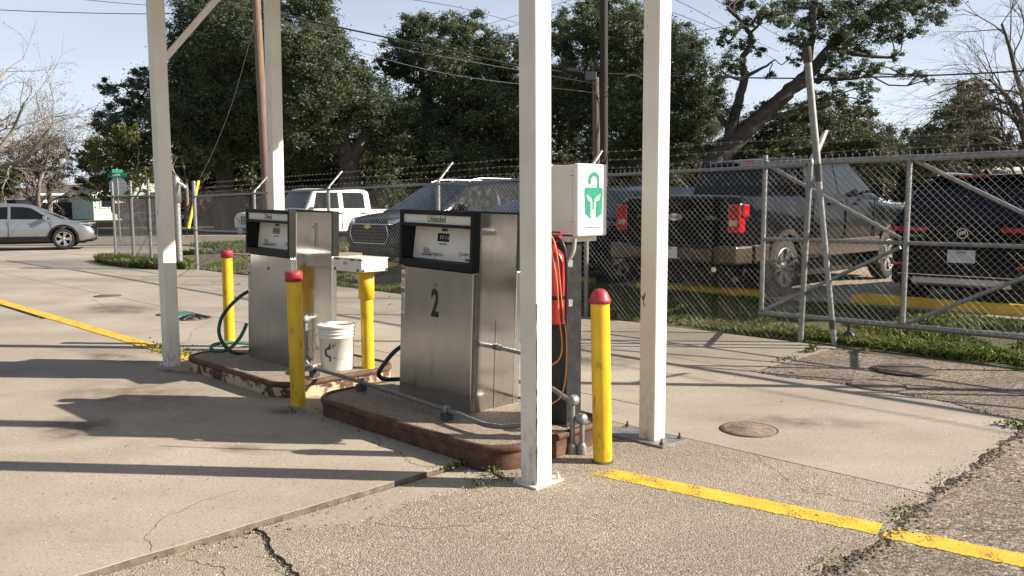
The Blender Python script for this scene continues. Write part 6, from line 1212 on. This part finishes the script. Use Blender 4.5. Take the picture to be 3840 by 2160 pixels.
house('house', 'brown house with steep roof in the shade of the oaks', 760, 900, 560, 480, 415, 57, 8, M['housebrown'], M['roof'], ((.2, .9, 1.0, 1.0),))
house('house', 'red brown roofed house hidden under the wide oak', 1040, 1330, 560, 470, 405, 58, 9, M['housebrown'], M['roofred'], ((.0, .9, 1.1, 1.0),), False)
house('house', 'low brown house behind the navy car', 1400, 1700, 560, 470, 425, 60, 9, M['housebrown'], M['roof'], ((.3, .9, 1.1, 1.0),), False)
house('house', 'white roofed shed showing beyond the dark crossover', 2480, 2720, 520, 430, 412, 50, 7, M['housewhite'], M['trim'], (), False)
bf = thing('board_fence', 'dark weathered board fence beside the white house', 'fence', (0, 0, 0)); p = at(100, 545, 66); q = at(232, 545, 66); nb = 30; z0 = zt(p.x, 66); bf.location = (p.x, 66, z0)
bm_ = MB(); bm_.box(0, (q.x-p.x)/nb*.94, 0, .03, 0, 1.0); proto = bm_.build('board', M['darkwood'], bf)
for k in range(nb):
    o = proto if k == 0 else proto.copy()
    if k: COL.objects.link(o); o.parent = bf
    o.location = (k*(q.x-p.x)/nb, random.Random(k).uniform(-.01, .01), 0); o.scale = (1, 1, 1.25+random.Random(k+9).uniform(-.05, .06))
mb = MB(); mb.box(0, q.x-p.x, .031, .09, .9, 1.0); mb.build('rail', M['darkwood'], bf)

# ------------------------------------------------------------------ grass, weeds, litter
def blades(regions, name, label, seed, mat=M['grass'], hmin=.04, hmax=.12, w=.006):
    rng = np.random.default_rng(seed); P = []; hs = []
    for fn, n, hk in regions:
        for _ in range(n):
            a, b = fn(rng); X, Y, _z = E(a, b); P.append((X, Y, zt(X, Y)-.004)); hs.append(hk)
    P = np.array(P); hs = np.array(hs); n = len(P); h = (hmin+(hmax-hmin)*rng.random(n)**1.5)*hs; th = rng.random(n)*6.283; ln = rng.normal(size=(n, 2))*.5
    ww = w*(.7+.8*rng.random(n))*(1+hs*.5); D = np.stack([np.cos(th)*ww, np.sin(th)*ww, np.zeros(n)], 1); T = np.stack([ln[:, 0]*h, ln[:, 1]*h, h], 1); Mi = np.stack([ln[:, 0]*h*.3, ln[:, 1]*h*.3, h*.6], 1)
    V = np.stack([P-D, P+D, P+Mi+D*.8, P+T, P+Mi-D*.8], 1).reshape(-1, 3); F = np.arange(5*n).reshape(n, 5); rv = np.clip(rng.random(n)*.75+.4*np.array([mnoise.noise(Vector((p[0]*1.3, p[1]*1.3, 0))) for p in P])+.15, 0, 1)
    o = np_mesh(name, V, F, mat, rnd=rv); return setp(o, label, 'grass', kind='stuff')
def strip_fn(a0, a1, b0, b1, thr=-.25, k=.9):
    def f(rng):
        for _ in range(30):
            a = rng.uniform(a0, a1); b = rng.uniform(b0, b1)
            edge_ = b0+.12*mnoise.noise(Vector((a*1.7, 3, 0)))+.10
            if b < edge_: continue
            if mnoise.noise(Vector((a*k, b*k, 5)))+.5*mnoise.noise(Vector((a*4, b*4, 1))) > thr: return a, b
        return a, b
    return f
blades([(strip_fn(-8.5, 4.5, 8.42, 10.2, -.22), 36000, 1.0), (strip_fn(-19.5, -8.5, 8.42, 10.4, -.15), 28000, 1.15), (strip_fn(-4.6, 1.5, 8.50, 8.95, -.55), 12000, 1.3)], 'grass_strip', 'green grass verge along the foot of the chain link fence', 1, hmax=.075)
blades([(strip_fn(-30, -25, 13, 21.5, -.6, .3), 9000, 1.6), (strip_fn(-25, -19, 10.4, 17, -.3, .4), 12000, 1.5)], 'grass_strip', 'rough grass beside the street beyond the swing gate', 2, hmin=.05, hmax=.14, w=.012)
# grass island under the swing gate
GI = []
for k in range(28):
    th = 2*math.pi*k/28; GI.append((-21.7+2.6*math.cos(th)*(1+.08*math.sin(3*th)), 8.25+.75*math.sin(th)*(1+.1*math.cos(5*th))))
mb = MB(); mb.add([E(a, b, .006) for a, b in GI]+[E(-21.7+(a+21.7)*.7, 8.25+(b-8.25)*.7, .05) for a, b in GI], [(k, (k+1) % 28, 28+(k+1) % 28, 28+k) for k in range(28)]+[tuple(range(28, 56))], 0, True); o = mb.build('grass_mound', M['soil']); setp(o, 'low soil mound under the swing gate', 'soil', kind='structure')
rng = np.random.default_rng(4)
def gi_fn(rng):
    t_ = rng.random()*6.283; r_ = math.sqrt(rng.random())*.97; return -21.7+2.6*r_*math.cos(t_), 8.25+.75*r_*math.sin(t_)
go = blades([(gi_fn, 9000, 1.6)], 'grass_tuft', 'grass growing on the mound under the swing gate', 5, hmax=.13, w=.011)
for v in go.data.vertices: v.co.z += .03
def weed(a, b, n, spread_, label, seed, h=.05, leaf=.014, z=0.0, elong=(1, 0)):
    rng = np.random.default_rng(seed); V = []; F = []; rv = []
    for k in range(n):
        t_ = rng.normal(); s_ = rng.normal()*.3; ca = a+(elong[0]*t_-elong[1]*s_)*spread_; cb = b+(elong[1]*t_+elong[0]*s_)*spread_; c = np.array(E(ca, cb, z)); hh = h*rng.random()
        d = rng.normal(size=3); d[2] = abs(d[2])*.6+.2; d /= np.linalg.norm(d); w_ = np.cross(d, rng.normal(size=3)); w_ /= np.linalg.norm(w_); L = leaf*(.6+rng.random()); p = c+np.array([0, 0, hh*.7]); o = len(V)
        V += [p, p+d*L*.5+w_*L*.32, p+d*L, p+d*L*.5-w_*L*.32]; F.append((o, o+1, o+2, o+3)); rv.append(rng.random())
    o = np_mesh('weed_patch', V, F, M['grass'], rnd=rv); return setp(o, label, 'weeds', kind='stuff')
weed(-3.49, 3.02, 160, .07, 'small weeds in the crack by the rusty kerb', 1, .045, .013, elong=(.2, 1)); weed(-3.22, 3.10, 90, .06, 'weeds in the crack by the front post', 2, .04, elong=(1, -.3)); weed(-3.19, 2.90, 50, .05, 'sparse weeds along the crack near the front post', 3, .03, .014)
weed(-8.3, 3.42, 500, .30, 'weeds growing along the joint between the yellow lines', 4, .06, .024, elong=(1, 0)); weed(-7.5, 3.42, 60, .06, 'weed tuft beside the left canopy post', 5, .06, .03)
weed(-3.70, 8.0, 120, .06, 'weed tuft at the joint corner below the gate', 6, .07, .03, elong=(0, 1)); weed(-3.66, 7.4, 90, .12, 'thin weeds along the slab joint below the gate', 7, .04, .02, elong=(0, 1)); weed(-1.42, 4.1, 130, .10, 'dark weeds along the broken asphalt edge', 8, .025, .012, elong=(0, 1)); weed(-1.43, 4.75, 70, .12, 'sparse weeds at the asphalt edge', 9, .02, .012, elong=(0, 1)); weed(-1.45, 6.2, 140, .06, 'green weeds at the corner of the asphalt', 10, .05, .02)
weed(-1.42, 3.3, 70, .10, 'small weeds in the crumbling asphalt edge', 11, .02, .011, elong=(0, 1))
def debris(regions, name, label, seed, mat, smin, smax, flat_=.5):
    rng = np.random.default_rng(seed); V = []; F = []; rv = []
    for fn, n in regions:
        for _ in range(n):
            a, b, z = fn(rng); c = np.array(E(a, b, z)); s = smin+(smax-smin)*rng.random()**2; o = len(V); th = rng.random()*6.283
            for k in range(4): V.append(c+np.array([math.cos(th+k*1.571)*s*(.7+.6*rng.random()), math.sin(th+k*1.571)*s*(.7+.6*rng.random()), -.001]))
            V.append(c+np.array([0, 0, s*flat_*2])); V.append(c+np.array([s*.3, s*.2, s*flat_*1.6])); F += [(o, o+1, o+4), (o+1, o+2, o+4), (o+2, o+3, o+4), (o+3, o, o+4)]; rv += [rng.random()]*4
    o = np_mesh(name, V, F, mat, rnd=rv); return setp(o, label, 'debris', kind='stuff')
M['pebble'] = m_leaf('loose grit', [(0, (.08, .06, .045)), (.5, (.28, .21, .14)), (.85, (.42, .36, .28)), (1, (.7, .68, .62))], .0, .8)
M['crumb'] = m_leaf('asphalt crumbs', [(0, (.03, .026, .022)), (.7, (.10, .085, .07)), (1, (.25, .21, .17))], .0, .9)
uni = lambda a0, a1, b0, b1, z: (lambda r: (r.uniform(a0, a1), r.uniform(b0, b1), z))
def along(pts, sp, z):
    def f(r):
        i = r.integers(0, len(pts)-1); t_ = r.random(); p, q = pts[i], pts[i+1]; return p[0]+(q[0]-p[0])*t_+r.normal()*sp, p[1]+(q[1]-p[1])*t_+r.normal()*sp, z
    return f
debris([(uni(-6.5, -3.5, .8, 3.3, .018), 500), (uni(-3.5, -1.4, 1.0, 4.4, 0), 1200), (uni(-9, -3.6, 4.2, 8.4, 0), 500), (uni(-3.6, -1.5, 4.5, 6.6, 0), 250), (along([(-3.46, 1.0), (-3.48, 3.0)], .03, -.012), 500), (along(K2, .03, 0), 500), (along([(-3.36, 1.775), (-3.073, 1.699), (-2.895, 1.66), (-2.70, 1.52), (-2.6, 1.30)], .025, -.009), 500), (uni(-5.1, -3.3, 3.15, 4.0, IZ), 250), (uni(-5.2, -4.3, 1.2, 2.4, .018), 260)], 'grit', 'loose grit and small stones scattered on the concrete', 3, M['pebble'], .0015, .006)
debris([(along([(-1.42, 1.0), (-1.40, 3.1), (-1.38, 3.8), (-1.42, 4.45), (-1.40, 5.0), (-1.41, 5.9), (-1.46, 6.4)], .035, -.006), 2600), (along([(-1.46, 6.4), (-2.1, 6.667), (-3.0, 6.72), (-3.6, 6.68)], .03, -.004), 900), (along([(-3.07, 1.70), (-2.7, 1.5), (-2.6, 1.3)], .03, -.03), 400), (along([(-5.45, 3.08), (-5.1, 3.02), (-3.9, 3.0)], .05, .018), 60), (uni(-1.4, 3, 1, 8, -.008), 900)], 'asphalt_crumbs', 'dark crumbs along the broken asphalt edge and cracks', 6, M['crumb'], .003, .014, .4)
def leaf_litter(spots, label, seed, s0=.02, s1=.06):
    rng = np.random.default_rng(seed); V = []; F = []; rv = []
    for (a, b, z, n, sp) in spots:
        for _ in range(n):
            c = np.array(E(a+rng.normal()*sp, b+rng.normal()*sp, z)); s = rng.uniform(s0, s1); th = rng.random()*6.283; d = np.array([math.cos(th), math.sin(th), 0]); w = np.array([-math.sin(th), math.cos(th), 0]); u = np.array([0, 0, s*.35*rng.random()]); o = len(V)
            V += [c-d*s*.5, c+w*s*.22+u, c+d*s*.5+u*.3, c-w*s*.22+u]; F.append((o, o+1, o+2, o+3)); rv.append(rng.random())
    o = np_mesh('dry_leaf_litter', V, F, M['dryleaf'], rnd=rv); return setp(o, label, 'leaves', kind='stuff')
leaf_litter([(-3.44, 1.5, .0, 6, .1), (-3.44, 2.2, .0, 5, .15), (-3.0, 1.68, -.01, 6, .08), (-3.3, 2.2, .002, 4, .1), (-3.45, 1.9, 0, 5, .1), (-3.2, 3.05, .0, 6, .06), (-4.4, 3.3, IZ, 4, .3), (-3.5, 3.3, IZ, 3, .1), (-7, 6, .002, 8, 1.2), (-5, 2, .02, 5, .8), (-2.3, 5.5, .002, 5, .7), (-1.5, 3.7, .0, 8, .15)], 'dry brown leaves caught along the cracks and joints', 8, .015, .04)
leaf_litter([(-3.3, 8.3, .01, 14, .12), (-5.5, 8.4, .02, 10, .35), (-2, 8.35, .01, 10, .5), (-16, 8.4, .02, 20, 1.5), (-9, 8.4, .02, 15, 1.0), (-18.6, 8.2, .02, 12, .3)], 'large curled dry leaves at the foot of the fence', 9, .04, .11)
